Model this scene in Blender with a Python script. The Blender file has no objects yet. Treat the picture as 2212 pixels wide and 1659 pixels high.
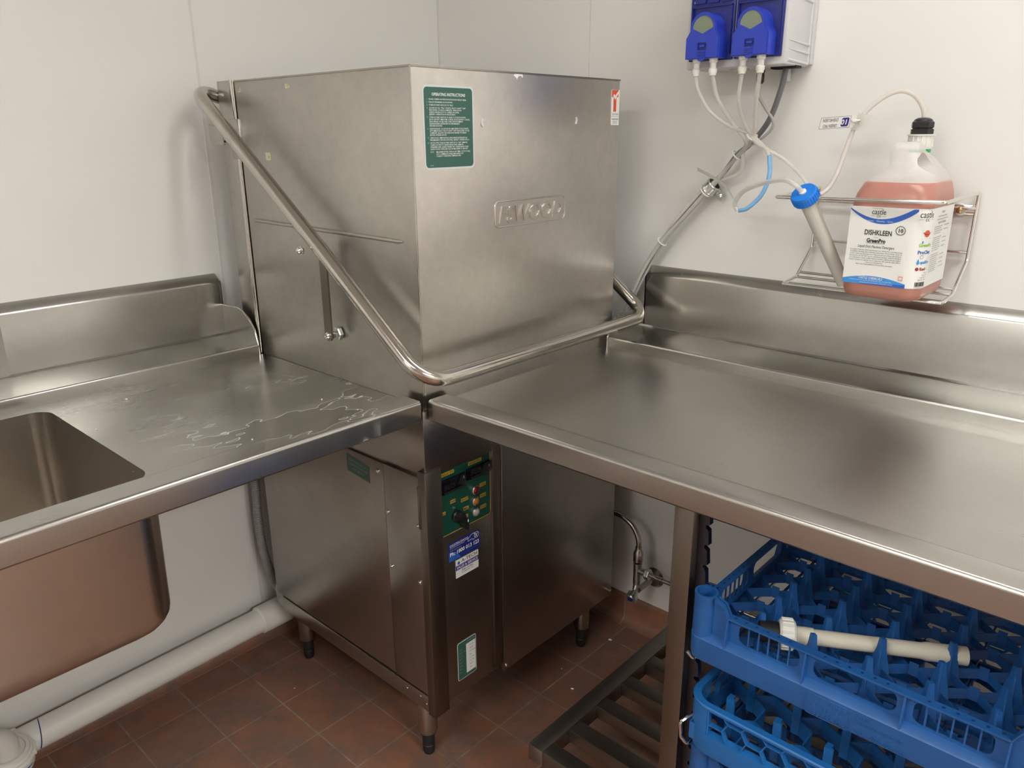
import bpy, bmesh, math, random
from mathutils import Vector, Matrix
random.seed(4)
PI = math.pi
C = bpy.context.scene.collection
scene = bpy.context.scene

# ------------------------------------------------------------------ camera, world, exposure, lights
cam_d = bpy.data.cameras.new('camera'); cam = bpy.data.objects.new('camera', cam_d); C.objects.link(cam)
cam.location = (1.82388, -1.68463, 1.39173)
cam.rotation_euler = (math.radians(72.0582), math.radians(0.3712), math.radians(42.3257))
cam_d.sensor_fit = 'HORIZONTAL'; cam_d.sensor_width = 36.0
cam_d.lens = 1683.56 / 2212 * 36.0
cam_d.clip_start = 0.02
scene.camera = cam
w = bpy.data.worlds.new('world'); scene.world = w; w.use_nodes = True
w.node_tree.nodes['Background'].inputs[0].default_value = (0.9, 0.93, 1, 1)
w.node_tree.nodes['Background'].inputs[1].default_value = 0.15
scene.view_settings.view_transform = 'Standard'
scene.view_settings.look = 'None'
scene.view_settings.gamma = 1.0
scene.view_settings.use_curve_mapping = False
scene.view_settings.exposure = 0.50
LIGHTS = [  # ceiling light x, y, size x, size y, strength
    (1.75, -0.62, 1.2, 0.16, 13.0),
    (1.45, -2.35, 1.2, 0.30, 13.0),
    (4.00, -1.70, 0.6, 1.20, 24.0),
    (1.20, -4.20, 1.2, 0.30, 17.0),
]
CEIL = 2.45
XW, YW = -0.025, 0.025          # left wall plane, right wall plane
XE, YE = 5.2, -5.0              # far ends of the room behind the camera

# ------------------------------------------------------------------ node helpers / materials
def newmat(name):
    m = bpy.data.materials.new(name); m.use_nodes = True
    nt = m.node_tree; b = nt.nodes['Principled BSDF']
    return m, nt, b
def setp(b, **k):
    for a, v in k.items():
        a = a.replace('_', ' ')
        if a in b.inputs: b.inputs[a].default_value = v
def col(c): return (c[0], c[1], c[2], 1.0)
def noise(nt, scale3, scale=1.0, detail=3.0, rough=0.5, loc=(0, 0, 0)):
    tc = nt.nodes.new('ShaderNodeTexCoord'); mp = nt.nodes.new('ShaderNodeMapping')
    mp.inputs['Scale'].default_value = scale3; mp.inputs['Location'].default_value = loc
    n = nt.nodes.new('ShaderNodeTexNoise'); n.inputs['Scale'].default_value = scale
    n.inputs['Detail'].default_value = detail; n.inputs['Roughness'].default_value = rough
    nt.links.new(tc.outputs['Object'], mp.inputs['Vector']); nt.links.new(mp.outputs['Vector'], n.inputs['Vector'])
    return n.outputs['Fac']
def ramp(nt, fac, stops):
    r = nt.nodes.new('ShaderNodeValToRGB'); cr = r.color_ramp
    while len(cr.elements) > len(stops): cr.elements.remove(cr.elements[-1])
    while len(cr.elements) < len(stops): cr.elements.new(1.0)
    for e, (p, c) in zip(cr.elements, stops):
        e.position = p; e.color = col(c) if not isinstance(c, (int, float)) else (c, c, c, 1)
    nt.links.new(fac, r.inputs['Fac']); return r.outputs['Color']
def mix(nt, fac, a, b, mode='MIX'):
    m = nt.nodes.new('ShaderNodeMix'); m.data_type = 'RGBA'; m.blend_type = mode
    for i, v in ((0, fac), (6, a), (7, b)):
        if isinstance(v, (int, float)): m.inputs[i].default_value = v if i == 0 else (v, v, v, 1)
        elif isinstance(v, tuple): m.inputs[i].default_value = col(v)
        else: nt.links.new(v, m.inputs[i])
    return m.outputs[2]
def bump(nt, b, h, strength, dist):
    bp = nt.nodes.new('ShaderNodeBump'); bp.inputs['Strength'].default_value = strength
    bp.inputs['Distance'].default_value = dist
    nt.links.new(h, bp.inputs['Height']); nt.links.new(bp.outputs['Normal'], b.inputs['Normal'])
def M_plain(name, c, rough=0.5, metal=0.0, **k):
    m, nt, b = newmat(name); setp(b, Base_Color=col(c), Roughness=rough, Metallic=metal, **k); return m
def M_steel(name, grain='Z', base=(0.60, 0.57, 0.52), rough=0.3, smudge=0.12, scratch=False, lime=False, fine=0.0, mott=0.12, aniso=0.5):
    m, nt, b = newmat(name); setp(b, Metallic=1.0)
    g = {'X': (3, 420, 420), 'Y': (420, 3, 420), 'Z': (420, 420, 3)}[grain]
    n1 = noise(nt, g, 1.0, 2.0)
    n2 = noise(nt, (1, 1, 1), 5.0, 5.0, 0.62)
    n3 = noise(nt, (1, 1, 1), 38.0, 4.0, 0.7)
    d = tuple(x * (1 - smudge * 1.6) for x in base)
    c1 = ramp(nt, n2, [(0.3, d), (0.7, base)])
    c2 = mix(nt, mott, c1, ramp(nt, n3, [(0.35, tuple(x * 0.80 for x in base)), (0.65, tuple(min(1, x * 1.12) for x in base))]))
    if scratch:
        gs = {'X': (4, 150, 150), 'Y': (150, 4, 150), 'Z': (150, 150, 4)}[grain]
        n4 = noise(nt, gs, 1.0, 6.0, 0.75)
        c2 = mix(nt, ramp(nt, n4, [(0.50, 0.0), (0.75, 0.05)]), c2, tuple(min(1, x * 1.3) for x in base))
    if lime:   # dried white water marks: thin contour lines in one area of the bench
        n5 = noise(nt, (5.5, 2.6, 1), 1.0, 4.0, 0.62, (2.3, 0.7, 0))
        ln = ramp(nt, n5, [(0.495, 0.0), (0.500, 1.0), (0.505, 0.14), (0.58, 0.06), (0.62, 0.0)])
        tc = nt.nodes.new('ShaderNodeTexCoord'); vd = nt.nodes.new('ShaderNodeVectorMath'); vd.operation = 'DISTANCE'
        nt.links.new(tc.outputs['Object'], vd.inputs[0]); vd.inputs[1].default_value = (0.55, -0.93, 0.885)
        mk = ramp(nt, vd.outputs['Value'], [(0.12, 0.8), (0.30, 0.0)])
        f = nt.nodes.new('ShaderNodeMath'); f.operation = 'MULTIPLY'; nt.links.new(ln, f.inputs[0]); nt.links.new(mk, f.inputs[1])
        c2 = mix(nt, f.outputs[0], c2, (0.95, 0.95, 0.92))
        mm = nt.nodes.new('ShaderNodeMath'); mm.operation = 'MULTIPLY_ADD'; nt.links.new(f.outputs[0], mm.inputs[0])
        mm.inputs[1].default_value = -0.8; mm.inputs[2].default_value = 1.0; nt.links.new(mm.outputs[0], b.inputs['Metallic'])
    nt.links.new(c2, b.inputs['Base Color'])
    rr = ramp(nt, n2, [(0.3, rough + smudge * 0.35), (0.7, max(0.05, rough - smudge * 0.25))])
    rr2 = mix(nt, 0.05, rr, ramp(nt, n1, [(0.3, rough - 0.1), (0.7, rough + 0.15)]))
    nt.links.new(rr2, b.inputs['Roughness'])
    if fine > 0: bump(nt, b, n1, fine, 0.0003)
    cv = nt.nodes.new('ShaderNodeCombineXYZ'); tv = {'X': (0, 1, 1), 'Y': (1, 0, 1), 'Z': (1, 1, 0)}[grain]
    for q in range(3): cv.inputs[q].default_value = tv[q]
    if aniso > 0:
        nt.links.new(cv.outputs[0], b.inputs['Tangent']); b.inputs['Anisotropic'].default_value = aniso
    return m
ST_HOODL = M_steel('hood_steel_shaded', 'Z', (0.50, 0.48, 0.435), 0.36, 0.12, mott=0.24)  # hood steel with the side face's shade put into the base colour
ST_HOODR = M_steel('hood_steel_lit', 'Z', (0.63, 0.60, 0.555), 0.34, 0.10, mott=0.22)  # same steel, lighter base colour for the better lit front face
ST_BODY = M_steel('cabinet_steel', 'Z', (0.43, 0.405, 0.37), 0.30, 0.10)
ST_TOPX = M_steel('bench_steel_right', 'X', (0.50, 0.485, 0.455), 0.29, 0.06, mott=0.06, aniso=0.0)
ST_TOPY = M_steel('bench_steel_left', 'Y', (0.49, 0.478, 0.448), 0.25, 0.08, mott=0.06, aniso=0.0, lime=True)
ST_SPL = M_steel('splashback_steel', 'X', (0.47, 0.46, 0.43), 0.22, 0.06)
ST_SPLY = M_steel('splashback_steel_left', 'Y', (0.48, 0.47, 0.44), 0.24, 0.06)
ST_BOWL = M_steel('bowl_steel', 'Y', (0.56, 0.51, 0.45), 0.24, 0.12)
ST_TUBE = M_steel('tube_steel', 'Z', (0.56, 0.53, 0.48), 0.15, 0.05, fine=0.0, aniso=0.0)
ST_POST = M_steel('post_steel', 'Z', (0.25, 0.22, 0.19), 0.34, 0.06)
ST_RAIL = M_plain('rail_painted_reflection', (0.10, 0.11, 0.14), 0.3, 1.0)  # steel strip; the blue rack's dark reflection is painted into its base colour
ST_SHELF = M_steel('shelf_steel', 'X', (0.33, 0.31, 0.28), 0.34, 0.14)
CHROME = M_plain('chrome_wire', (0.78, 0.76, 0.73), 0.12, 1.0)
ZINC = M_plain('zinc_plated', (0.60, 0.62, 0.60), 0.28, 1.0)
BRASS = M_plain('brass', (0.70, 0.55, 0.28), 0.25, 1.0)
NICKEL = M_plain('worn_nickel', (0.42, 0.39, 0.35), 0.25, 1.0)
BLACKP = M_plain('black_plastic', (0.012, 0.012, 0.014), 0.35)
BLACKR = M_plain('black_rubber', (0.01, 0.01, 0.011), 0.6)
WHITEP = M_plain('white_plastic', (0.78, 0.77, 0.72), 0.4)
CREAMP = M_plain('cream_pvc', (0.74, 0.70, 0.58), 0.35)
SILIC = M_plain('white_sealant', (0.82, 0.82, 0.78), 0.5)
GREEN = M_plain('label_green', (0.035, 0.115, 0.09), 0.4)
GREEND = M_plain('panel_green_shaded', (0.008, 0.07, 0.045), 0.35)  # control panel green, darkened to paint in the shadow it lies in
LBORDER = M_plain('label_border', (0.60, 0.63, 0.64), 0.35)
WHITEI = M_plain('white_ink', (0.85, 0.87, 0.84), 0.5)
GREYI = M_plain('grey_ink', (0.30, 0.36, 0.33), 0.5)
BLACKI = M_plain('black_ink', (0.02, 0.02, 0.022), 0.5)
REDI = M_plain('red_ink', (0.72, 0.09, 0.04), 0.5)
DREDI = M_plain('dark_red_ink', (0.35, 0.02, 0.03), 0.5)
NAVY = M_plain('navy_ink', (0.015, 0.02, 0.22), 0.4)
BLUEI = M_plain('blue_ink', (0.03, 0.12, 0.50), 0.45)
SKYI = M_plain('sky_blue_ink', (0.05, 0.28, 0.70), 0.45)
LIMEI = M_plain('lime_ink', (0.33, 0.55, 0.06), 0.5)
YEL = M_plain('yellow_ink_shaded', (0.52, 0.33, 0.035), 0.5)  # control panel yellow, same shadow put into the colour
PINKI = M_plain('pink_ink', (0.75, 0.35, 0.35), 0.5)
PAPER = M_plain('label_paper', (0.80, 0.80, 0.77), 0.4)
TAPE = M_plain('old_tape', (0.70, 0.70, 0.48), 0.6)
RED_L = M_plain('red_lens', (0.20, 0.006, 0.008), 0.12)
AMB_L = M_plain('amber_lens', (0.42, 0.16, 0.012), 0.12)
CLR_L = M_plain('clear_lens', (0.40, 0.40, 0.38), 0.12)
DISPL = M_plain('display_glass', (0.004, 0.004, 0.007), 0.08)
SEGM = M_plain('display_segments', (0.022, 0.022, 0.02), 0.3)
PBLUE = M_plain('pump_blue', (0.022, 0.050, 0.46), 0.33)
PBLUED = M_plain('pump_blue_dark', (0.008, 0.018, 0.19), 0.3)
PBODY = M_plain('dispenser_casing', (0.62, 0.62, 0.63), 0.45)
PWIN = M_plain('pump_window', (0.20, 0.24, 0.17), 0.15)
CAPB = M_plain('cap_blue', (0.01, 0.20, 0.75), 0.35)
GREENP = M_plain('green_cap_ring', (0.01, 0.35, 0.10), 0.3)
CABLEG = M_plain('grey_cable_sheath', (0.16, 0.16, 0.17), 0.4)
CABLEL = M_plain('light_grey_cable', (0.38, 0.37, 0.36), 0.35)
HOSEG = M_plain('grey_hose', (0.27, 0.27, 0.26), 0.45)
RICE = M_plain('rice_white', (0.85, 0.83, 0.74), 0.6)
RACKB = None
def M_rack(name, c1, c2):
    m, nt, b = newmat(name); n = noise(nt, (1, 1, 1), 14.0, 4.0)
    nt.links.new(ramp(nt, n, [(0.3, c1), (0.7, c2)]), b.inputs['Base Color']); setp(b, Roughness=0.42)
    n2 = noise(nt, (1, 1, 1), 260.0, 2.0); bump(nt, b, n2, 0.12, 0.0006); return m
RACKB = M_rack('rack_blue', (0.014, 0.095, 0.31), (0.018, 0.115, 0.37))
RACKB2 = M_rack('rack_bright_blue', (0.012, 0.135, 0.42), (0.016, 0.165, 0.50))
RACKD = M_plain('rack_hole_dark', (0.004, 0.035, 0.16), 0.5)
def M_trans(name, c, fac, rough=0.25):
    m, nt, b = newmat(name); setp(b, Base_Color=col(c), Roughness=rough)
    t = nt.nodes.new('ShaderNodeBsdfTransparent'); t.inputs[0].default_value = (1, 1, 1, 1)
    mx = nt.nodes.new('ShaderNodeMixShader'); mx.inputs[0].default_value = fac
    nt.links.new(t.outputs[0], mx.inputs[1]); nt.links.new(b.outputs[0], mx.inputs[2])
    nt.links.new(mx.outputs[0], nt.nodes['Material Output'].inputs[0]); return m
TUBEC = M_trans('clear_hose', (0.78, 0.76, 0.70), 0.50, 0.2)
TUBEB = M_trans('blue_hose', (0.22, 0.50, 0.85), 0.85, 0.2)
TUBEY = M_trans('detergent_hose', (0.76, 0.71, 0.65), 0.60, 0.2)
HDPE = M_trans('milky_bottle', (0.86, 0.84, 0.82), 0.50, 0.3)
LANCE = M_trans('lance_tube', (0.62, 0.60, 0.54), 0.80, 0.25)
LIQ = M_plain('pink_detergent', (0.47, 0.215, 0.17), 0.30)
setp(LIQ.node_tree.nodes['Principled BSDF'], Subsurface_Weight=0.25, Subsurface_Radius=(0.03, 0.01, 0.008), Subsurface_Scale=1.0)
def M_wall(name, c):
    m, nt, b = newmat(name); n = noise(nt, (1, 1, 1), 2.2, 3.0)
    nt.links.new(ramp(nt, n, [(0.3, tuple(x * 0.96 for x in c)), (0.7, c)]), b.inputs['Base Color'])
    setp(b, Roughness=0.36); n2 = noise(nt, (1, 1, 1), 240.0, 3.0); bump(nt, b, n2, 0.05, 0.001); return m
WALL = M_wall('wall_panel_white', (0.80, 0.79, 0.76))
WALLJ = M_plain('panel_joint', (0.70, 0.69, 0.66), 0.5)
CEILM = M_plain('ceiling_white', (0.80, 0.80, 0.78), 0.7)
def M_floor(name, axis=None):
    m, nt, b = newmat(name)
    tc = nt.nodes.new('ShaderNodeTexCoord'); mp = nt.nodes.new('ShaderNodeMapping')
    T = 0.1558
    br = nt.nodes.new('ShaderNodeTexBrick'); br.offset = 0.0; br.squash = 1.0
    br.inputs['Scale'].default_value = 1.0; br.inputs['Mortar Size'].default_value = 0.0022
    br.inputs['Mortar Smooth'].default_value = 0.15
    br.inputs['Brick Width'].default_value = T; br.inputs['Row Height'].default_value = T
    br.inputs['Color1'].default_value = (0.31, 0.145, 0.088, 1); br.inputs['Color2'].default_value = (0.23, 0.108, 0.072, 1)
    br.inputs['Mortar'].default_value = (0.33, 0.27, 0.20, 1); br.inputs['Bias'].default_value = 0.0
    nt.links.new(tc.outputs['Object'], mp.inputs['Vector'])
    if axis == 'X': mp.inputs['Rotation'].default_value = (PI / 2, 0, 0)
    if axis == 'Y': mp.inputs['Rotation'].default_value = (PI / 2, 0, PI / 2)
    mp.inputs['Location'].default_value = (-0.4290 + 6 * T, 0.8674 + 12 * T, 0) if axis is None else (0.06, 0.09, 0)
    nt.links.new(mp.outputs['Vector'], br.inputs['Vector'])
    s1 = noise(nt, (1, 1, 1), 9.0, 6.0, 0.7); s2 = noise(nt, (1, 1, 1), 22.0, 5.0, 0.65, (3, 1, 0))
    c = mix(nt, ramp(nt, s1, [(0.40, 0.05), (0.60, 0.75)]), br.outputs['Color'], (0.16, 0.115, 0.095))
    c = mix(nt, ramp(nt, s2, [(0.50, 0.0), (0.70, 0.55)]), c, (0.33, 0.135, 0.065))
    s3 = noise(nt, (1, 1, 1), 5.0, 5.0, 0.75, (7, 2, 0))
    c = mix(nt, ramp(nt, s3, [(0.56, 0.0), (0.72, 0.35)]), c, (0.34, 0.29, 0.25))
    nt.links.new(c, b.inputs['Base Color'])
    nt.links.new(ramp(nt, s1, [(0.3, 0.28), (0.7, 0.5)]), b.inputs['Roughness'])
    # non-slip dimples and sunken joints
    vo = nt.nodes.new('ShaderNodeTexVoronoi'); vo.feature = 'F1'; vo.inputs['Scale'].default_value = 220.0
    vo.inputs['Randomness'].default_value = 0.1
    nt.links.new(tc.outputs['Object'], vo.inputs['Vector'])
    h = mix(nt, br.outputs['Fac'], ramp(nt, vo.outputs['Distance'], [(0.2, 1.0), (0.6, 0.8)]), 0.0)
    bump(nt, b, h, 0.25, 0.002)
    return m
FLOOR = M_floor('quarry_tile')
COVEX = M_floor('cove_tile_right', 'X')
COVEY = M_floor('cove_tile_left', 'Y')
def M_emit(name, c, s):
    m, nt, b = newmat(name); setp(b, Base_Color=col(c), Emission_Color=col(c), Emission_Strength=s); return m

# ------------------------------------------------------------------ geometry helpers
def vset(bm): return set(bm.faces)
def box(bm, x0, x1, y0, y1, z0, z1, mi=0, bev=0.0, seg=2):
    old = set(bm.faces)
    v = [bm.verts.new((x, y, z)) for x in (x0, x1) for y in (y0, y1) for z in (z0, z1)]
    fs = [bm.faces.new([v[i] for i in q]) for q in ((0, 1, 3, 2), (4, 6, 7, 5), (0, 4, 5, 1), (2, 3, 7, 6), (0, 2, 6, 4), (1, 5, 7, 3))]
    if bev > 0:
        es = set(e for f in fs for e in f.edges)
        bmesh.ops.bevel(bm, geom=list(es), offset=bev, segments=seg, affect='EDGES', profile=0.5)
    for f in bm.faces:
        if f not in old: f.material_index = mi
def frame(d):
    d = d.normalized(); a = Vector((0, 0, 1)) if abs(d.z) < 0.9 else Vector((1, 0, 0))
    u = d.cross(a).normalized(); return u, d.cross(u).normalized()
def tube(bm, pts, r, seg=12, closed=False, mi=0, cap=True):
    pts = [Vector(p) for p in pts]; n = len(pts)
    rs = r if isinstance(r, (list, tuple)) else [r] * n
    tan = []
    for i in range(n):
        if closed: t = pts[(i + 1) % n] - pts[i - 1]
        else: t = pts[min(i + 1, n - 1)] - pts[max(i - 1, 0)]
        tan.append(t.normalized())
    u, v = frame(tan[0]); rings = []
    for i in range(n):
        if i:
            q = tan[i - 1].rotation_difference(tan[i]); u = q @ u; v = q @ v
            u = (u - tan[i] * u.dot(tan[i])).normalized(); v = tan[i].cross(u)
        rings.append([bm.verts.new(pts[i] + (u * math.cos(2 * PI * k / seg) + v * math.sin(2 * PI * k / seg)) * rs[i]) for k in range(seg)])
    m = n if closed else n - 1
    for i in range(m):
        a, b = rings[i], rings[(i + 1) % n]
        for k in range(seg):
            f = bm.faces.new((a[k], a[(k + 1) % seg], b[(k + 1) % seg], b[k])); f.material_index = mi
    if cap and not closed:
        f = bm.faces.new(rings[0][::-1]); f.material_index = mi
        f = bm.faces.new(rings[-1]); f.material_index = mi
def fillet(pts, rad, n=8, closed=False):
    pts = [Vector(p) for p in pts]; out = []; N = len(pts)
    for i in range(N):
        if not closed and i in (0, N - 1): out.append(pts[i]); continue
        p, a, b = pts[i], pts[i - 1], pts[(i + 1) % N]
        da, db = (a - p), (b - p); la, lb = da.length, db.length; da.normalize(); db.normalize()
        r = rad[i] if isinstance(rad, (list, tuple)) else rad
        ang = da.angle(db)
        if r <= 0 or ang > 3.10: out.append(p); continue
        t = min(r / math.tan(ang / 2), la * 0.49, lb * 0.49); rr = t * math.tan(ang / 2)
        c = p + (da + db).normalized() * (rr / math.sin(ang / 2))
        s, e = p + da * t - c, p + db * t - c
        tot = s.angle(e); ax = s.cross(e).normalized()
        for k in range(n + 1): out.append(c + Matrix.Rotation(tot * k / n, 3, ax) @ s)
    return out
def spline(pts, n=8):
    P = [Vector(p) for p in pts]; P = [P[0] * 2 - P[1]] + P + [P[-1] * 2 - P[-2]]; out = []
    for i in range(1, len(P) - 2):
        for k in range(n):
            t = k / n; a, b, c, d = P[i - 1], P[i], P[i + 1], P[i + 2]
            out.append(0.5 * ((2 * b) + (c - a) * t + (2 * a - 5 * b + 4 * c - d) * t * t + (3 * b - a - 3 * c + d) * t ** 3))
    out.append(P[-2]); return out
def lathe(bm, prof, base, axis=(0, 0, 1), seg=24, mi=0, capends=True):
    base = Vector(base); ax = Vector(axis).normalized(); u, v = frame(ax); rings = []
    for r, h in prof:
        rings.append([bm.verts.new(base + ax * h + (u * math.cos(2 * PI * k / seg) + v * math.sin(2 * PI * k / seg)) * r) for k in range(seg)])
    for a, b in zip(rings, rings[1:]):
        for k in range(seg):
            f = bm.faces.new((a[k], a[(k + 1) % seg], b[(k + 1) % seg], b[k])); f.material_index = mi
    if capends:
        bm.faces.new(rings[0][::-1]).material_index = mi; bm.faces.new(rings[-1]).material_index = mi
def rrect(x0, x1, y0, y1, r, n=5):
    o = []
    for cx, cy, a0 in ((x1 - r, y1 - r, 0), (x0 + r, y1 - r, 90), (x0 + r, y0 + r, 180), (x1 - r, y0 + r, 270)):
        for k in range(n + 1):
            a = math.radians(a0 + 90 * k / n); o.append((cx + r * math.cos(a), cy + r * math.sin(a)))
    return o
def circ(cx, cy, r, n=20, ry=None): return [(cx + r * math.cos(2 * PI * k / n), cy + (ry or r) * math.sin(2 * PI * k / n)) for k in range(n)]
# 2-D to 3-D maps: a plane is a function (u, v, w) -> point ; w is height off the plane
def PX(x): return lambda u, v, w: Vector((x + w, u, v))          # face looking to +x
def PY(y): return lambda u, v, w: Vector((u, y - w, v))          # face looking to -y
def PZ(z): return lambda u, v, w: Vector((u, v, z + w))
def poly(bm, pts, pl, w0=0.0, w1=None, mi=0, holes=()):
    """flat polygon, with holes if given, thickened from w0 to w1"""
    old = set(bm.faces); es = []
    for loop in [pts] + list(holes):
        vs = [bm.verts.new(pl(p[0], p[1], w0)) for p in loop]
        es += [bm.edges.new((vs[i], vs[(i + 1) % len(vs)])) for i in range(len(vs))]
        lastv = vs
    if holes:
        bmesh.ops.triangle_fill(bm, use_beauty=True, use_dissolve=False, edges=es)
    else:
        bm.faces.new(lastv)
    fs = [f for f in bm.faces if f not in old]
    ref = (pl(0, 0, 1) - pl(0, 0, 0))
    for f in fs:
        f.normal_update()
        if f.normal.dot(ref) < 0: f.normal_flip()
    if w1 is not None:
        ret = bmesh.ops.extrude_face_region(bm, geom=fs)
        nv = [g for g in ret['geom'] if isinstance(g, bmesh.types.BMVert)]
        bmesh.ops.translate(bm, vec=(ref.normalized() * (w1 - w0)), verts=nv)
        if w1 > w0:
            for f in fs:
                if f.is_valid: f.normal_flip()
    for f in bm.faces:
        if f not in old: f.material_index = mi
def plate(bm, u0, u1, v0, v1, pl, w0=0.0, w1=0.0008, mi=0, r=0.0):
    poly(bm, rrect(u0, u1, v0, v1, r) if r > 0 else [(u0, v0), (u1, v0), (u1, v1), (u0, v1)], pl, w0, w1, mi)
def line(bm, pts, wd, pl, w=0.001, mi=0):
    """flat printed stroke along a polyline"""
    for (a, b) in zip(pts, pts[1:]):
        d = Vector((b[0] - a[0], b[1] - a[1])); L = d.length
        if L < 1e-7: continue
        n = Vector((-d.y, d.x)) / L * wd / 2
        f = bm.faces.new([bm.verts.new(pl(a[0] + n.x * s, a[1] + n.y * s, w)) if k == 0 else bm.verts.new(pl(b[0] + n.x * s, b[1] + n.y * s, w)) for k, s in ((0, 1), (0, -1), (1, -1), (1, 1))])
        f.material_index = mi
def text(bm, s, size, u, v, pl, w=0.001, mi=0, wid=1.0, shear=0.0, bold=0.0, align='LEFT', rot=0.0, maxw=None, res=2, ext=0.0):
    cu = bpy.data.curves.new('t', 'FONT'); cu.body = s; cu.size = 1.0; cu.align_x = align; cu.resolution_u = res
    cu.offset = bold; cu.shear = shear; cu.extrude = ext / size if ext else 0.0
    if ext: cu.bevel_depth = 0.35 * ext / size; cu.bevel_resolution = 1
    ob = bpy.data.objects.new('t', cu); C.objects.link(ob)
    dg = bpy.context.evaluated_depsgraph_get(); me = bpy.data.meshes.new_from_object(ob.evaluated_get(dg))
    xs = [q.co.x for q in me.vertices]
    if maxw and xs: wid = maxw / ((max(xs) - min(xs)) * size)
    cr, sr = math.cos(rot), math.sin(rot); vm = []
    for q in me.vertices:
        x, y = q.co.x * size * wid, q.co.y * size
        vm.append(bm.verts.new(pl(u + x * cr - y * sr, v + x * sr + y * cr, w + q.co.z * size)))
    for p in me.polygons:
        try:
            f = bm.faces.new([vm[i] for i in p.vertices]); f.material_index = mi
        except ValueError: pass
    bpy.data.objects.remove(ob); bpy.data.curves.remove(cu); bpy.data.meshes.remove(me)
WL = {}
def wl(o): return WL.get(o.name, Vector((0, 0, 0)))
def obj(name, bm, mats, parent=None, ang=35, local=False):
    me = bpy.data.meshes.new(name)
    if not isinstance(mats, (list, tuple)): mats = [mats]
    for m in mats: me.materials.append(m)
    bm.normal_update()
    for f in bm.faces: f.smooth = True
    for e in bm.edges:
        e.smooth = len(e.link_faces) == 2 and e.calc_face_angle(4) < math.radians(ang)
    bm.to_mesh(me); bm.free()
    o = bpy.data.objects.new(name, me); C.objects.link(o)
    if parent:
        o.parent = parent
        if not local: o.location = -wl(parent); WL[o.name] = Vector((0, 0, 0))
        else: WL[o.name] = wl(parent)
    return o
def thing(name, label, cat, loc=(0, 0, 0), group=None):
    o = bpy.data.objects.new(name, None); C.objects.link(o); o.location = loc; o.empty_display_size = 0.05
    WL[o.name] = Vector(loc); o['label'] = label; o['category'] = cat
    if group: o['group'] = group
    return o
def tag(o, label, cat, group=None, kind=None):
    o['label'] = label; o['category'] = cat
    if group: o['group'] = group
    if kind: o['kind'] = kind
    return o
def struct(name, bm, m, parent=None, ang=35):
    o = obj(name, bm, m, parent, ang)
    if not parent: o['kind'] = 'structure'
    return o
def dup(root, loc, label=None):
    r = root.copy(); C.objects.link(r); r.location = loc; WL[r.name] = Vector(loc)
    if label: r['label'] = label
    for ch in list(root.children):
        c = ch.copy(); C.objects.link(c); c.parent = r
        for g in list(ch.children):
            d = g.copy(); C.objects.link(d); d.parent = c
    return r
N = bmesh.new

# ------------------------------------------------------------------ room
bm = N(); box(bm, XW, XE, YE, YW, -0.05, 0.0); struct('floor', bm, FLOOR)
bm = N(); box(bm, XW, XE, YE, YW, CEIL, CEIL + 0.05); struct('ceiling', bm, CEILM)
bm = N(); box(bm, XW - 0.1, XW, YE, YW, 0, CEIL)
wlf = struct('wall_left', bm, WALL)
bm = N(); plate(bm, -0.7400, -0.7345, 0.1, CEIL - 0.01, PX(XW), 0.0, 0.0008); obj('panel_joint', bm, WALLJ, wlf)
bm = N(); box(bm, XW, XE, YW, YW + 0.1, 0, CEIL)
wr = struct('wall_right', bm, WALL)
bm = N(); plate(bm, 0.5330, 0.5362, 0.1, CEIL - 0.01, PY(YW), 0.0, 0.0008); obj('panel_joint', bm, WALLJ, wr)
bm = N(); plate(bm, XW, XW + 0.004, 1.58, CEIL - 0.01, PY(YW), 0.0, 0.003); obj('corner_joint', bm, WALLJ, wr)
bm = N(); box(bm, XE, XE + 0.1, YE, YW, 0, CEIL); struct('wall_far_right', bm, WALL)
bm = N(); box(bm, XW, XE, YE - 0.1, YE, 0, CEIL); struct('wall_behind', bm, WALL)
# coved skirting tiles
def cove(axis, a0, a1, h=0.085):
    prof = [(0, 0), (0, h), (0.008, h), (0.011, h - 0.004)]
    for k in range(7):
        a = k / 6 * PI / 2; prof.append((0.036 - 0.025 * math.cos(a), 0.027 - 0.025 * math.sin(a)))
    prof.append((0.036, 0))
    bm = N()
    if axis == 'X': poly(bm, [(YW - p[0], p[1]) for p in prof], lambda u, v, w: Vector((a0 + w, u, v)), 0, a1 - a0)
    else: poly(bm, [(XW + p[0], p[1]) for p in prof], lambda u, v, w: Vector((u, a0 + w, v)), 0, a1 - a0)
    bmesh.ops.recalc_face_normals(bm, faces=bm.faces)
    return bm
struct('baseboard_right', cove('X', XW, XE), COVEX)
struct('baseboard_left', cove('Y', YE, YW), COVEY)

# ceiling lights
for i, (lx, ly, sx, sy, st) in enumerate(LIGHTS):
    t = thing('ceiling_light', ['slim fluorescent ceiling light over the right bench, nearest the corner', 'wide fluorescent ceiling light in the middle of the room', 'square-on ceiling light panel at the far right end of the room', 'ceiling light furthest back behind the viewer'][i], 'light', (lx, ly, CEIL))
    bm = N(); box(bm, lx - sx / 2 - 0.02, lx + sx / 2 + 0.02, ly - sy / 2 - 0.02, ly + sy / 2 + 0.02, CEIL - 0.055, CEIL, 0, 0.004)
    obj('housing', bm, WHITEP, t)
    bm = N(); plate(bm, lx - sx / 2, lx + sx / 2, ly - sy / 2, ly + sy / 2, lambda u, v, w_: Vector((u, v, CEIL - 0.056 - w_)), 0, 0.006, 0, 0.02)
    bmesh.ops.recalc_face_normals(bm, faces=bm.faces)
    obj('diffuser', bm, M_emit('light_diffuser', (1.0, 0.995, 0.955), st), t)

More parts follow.
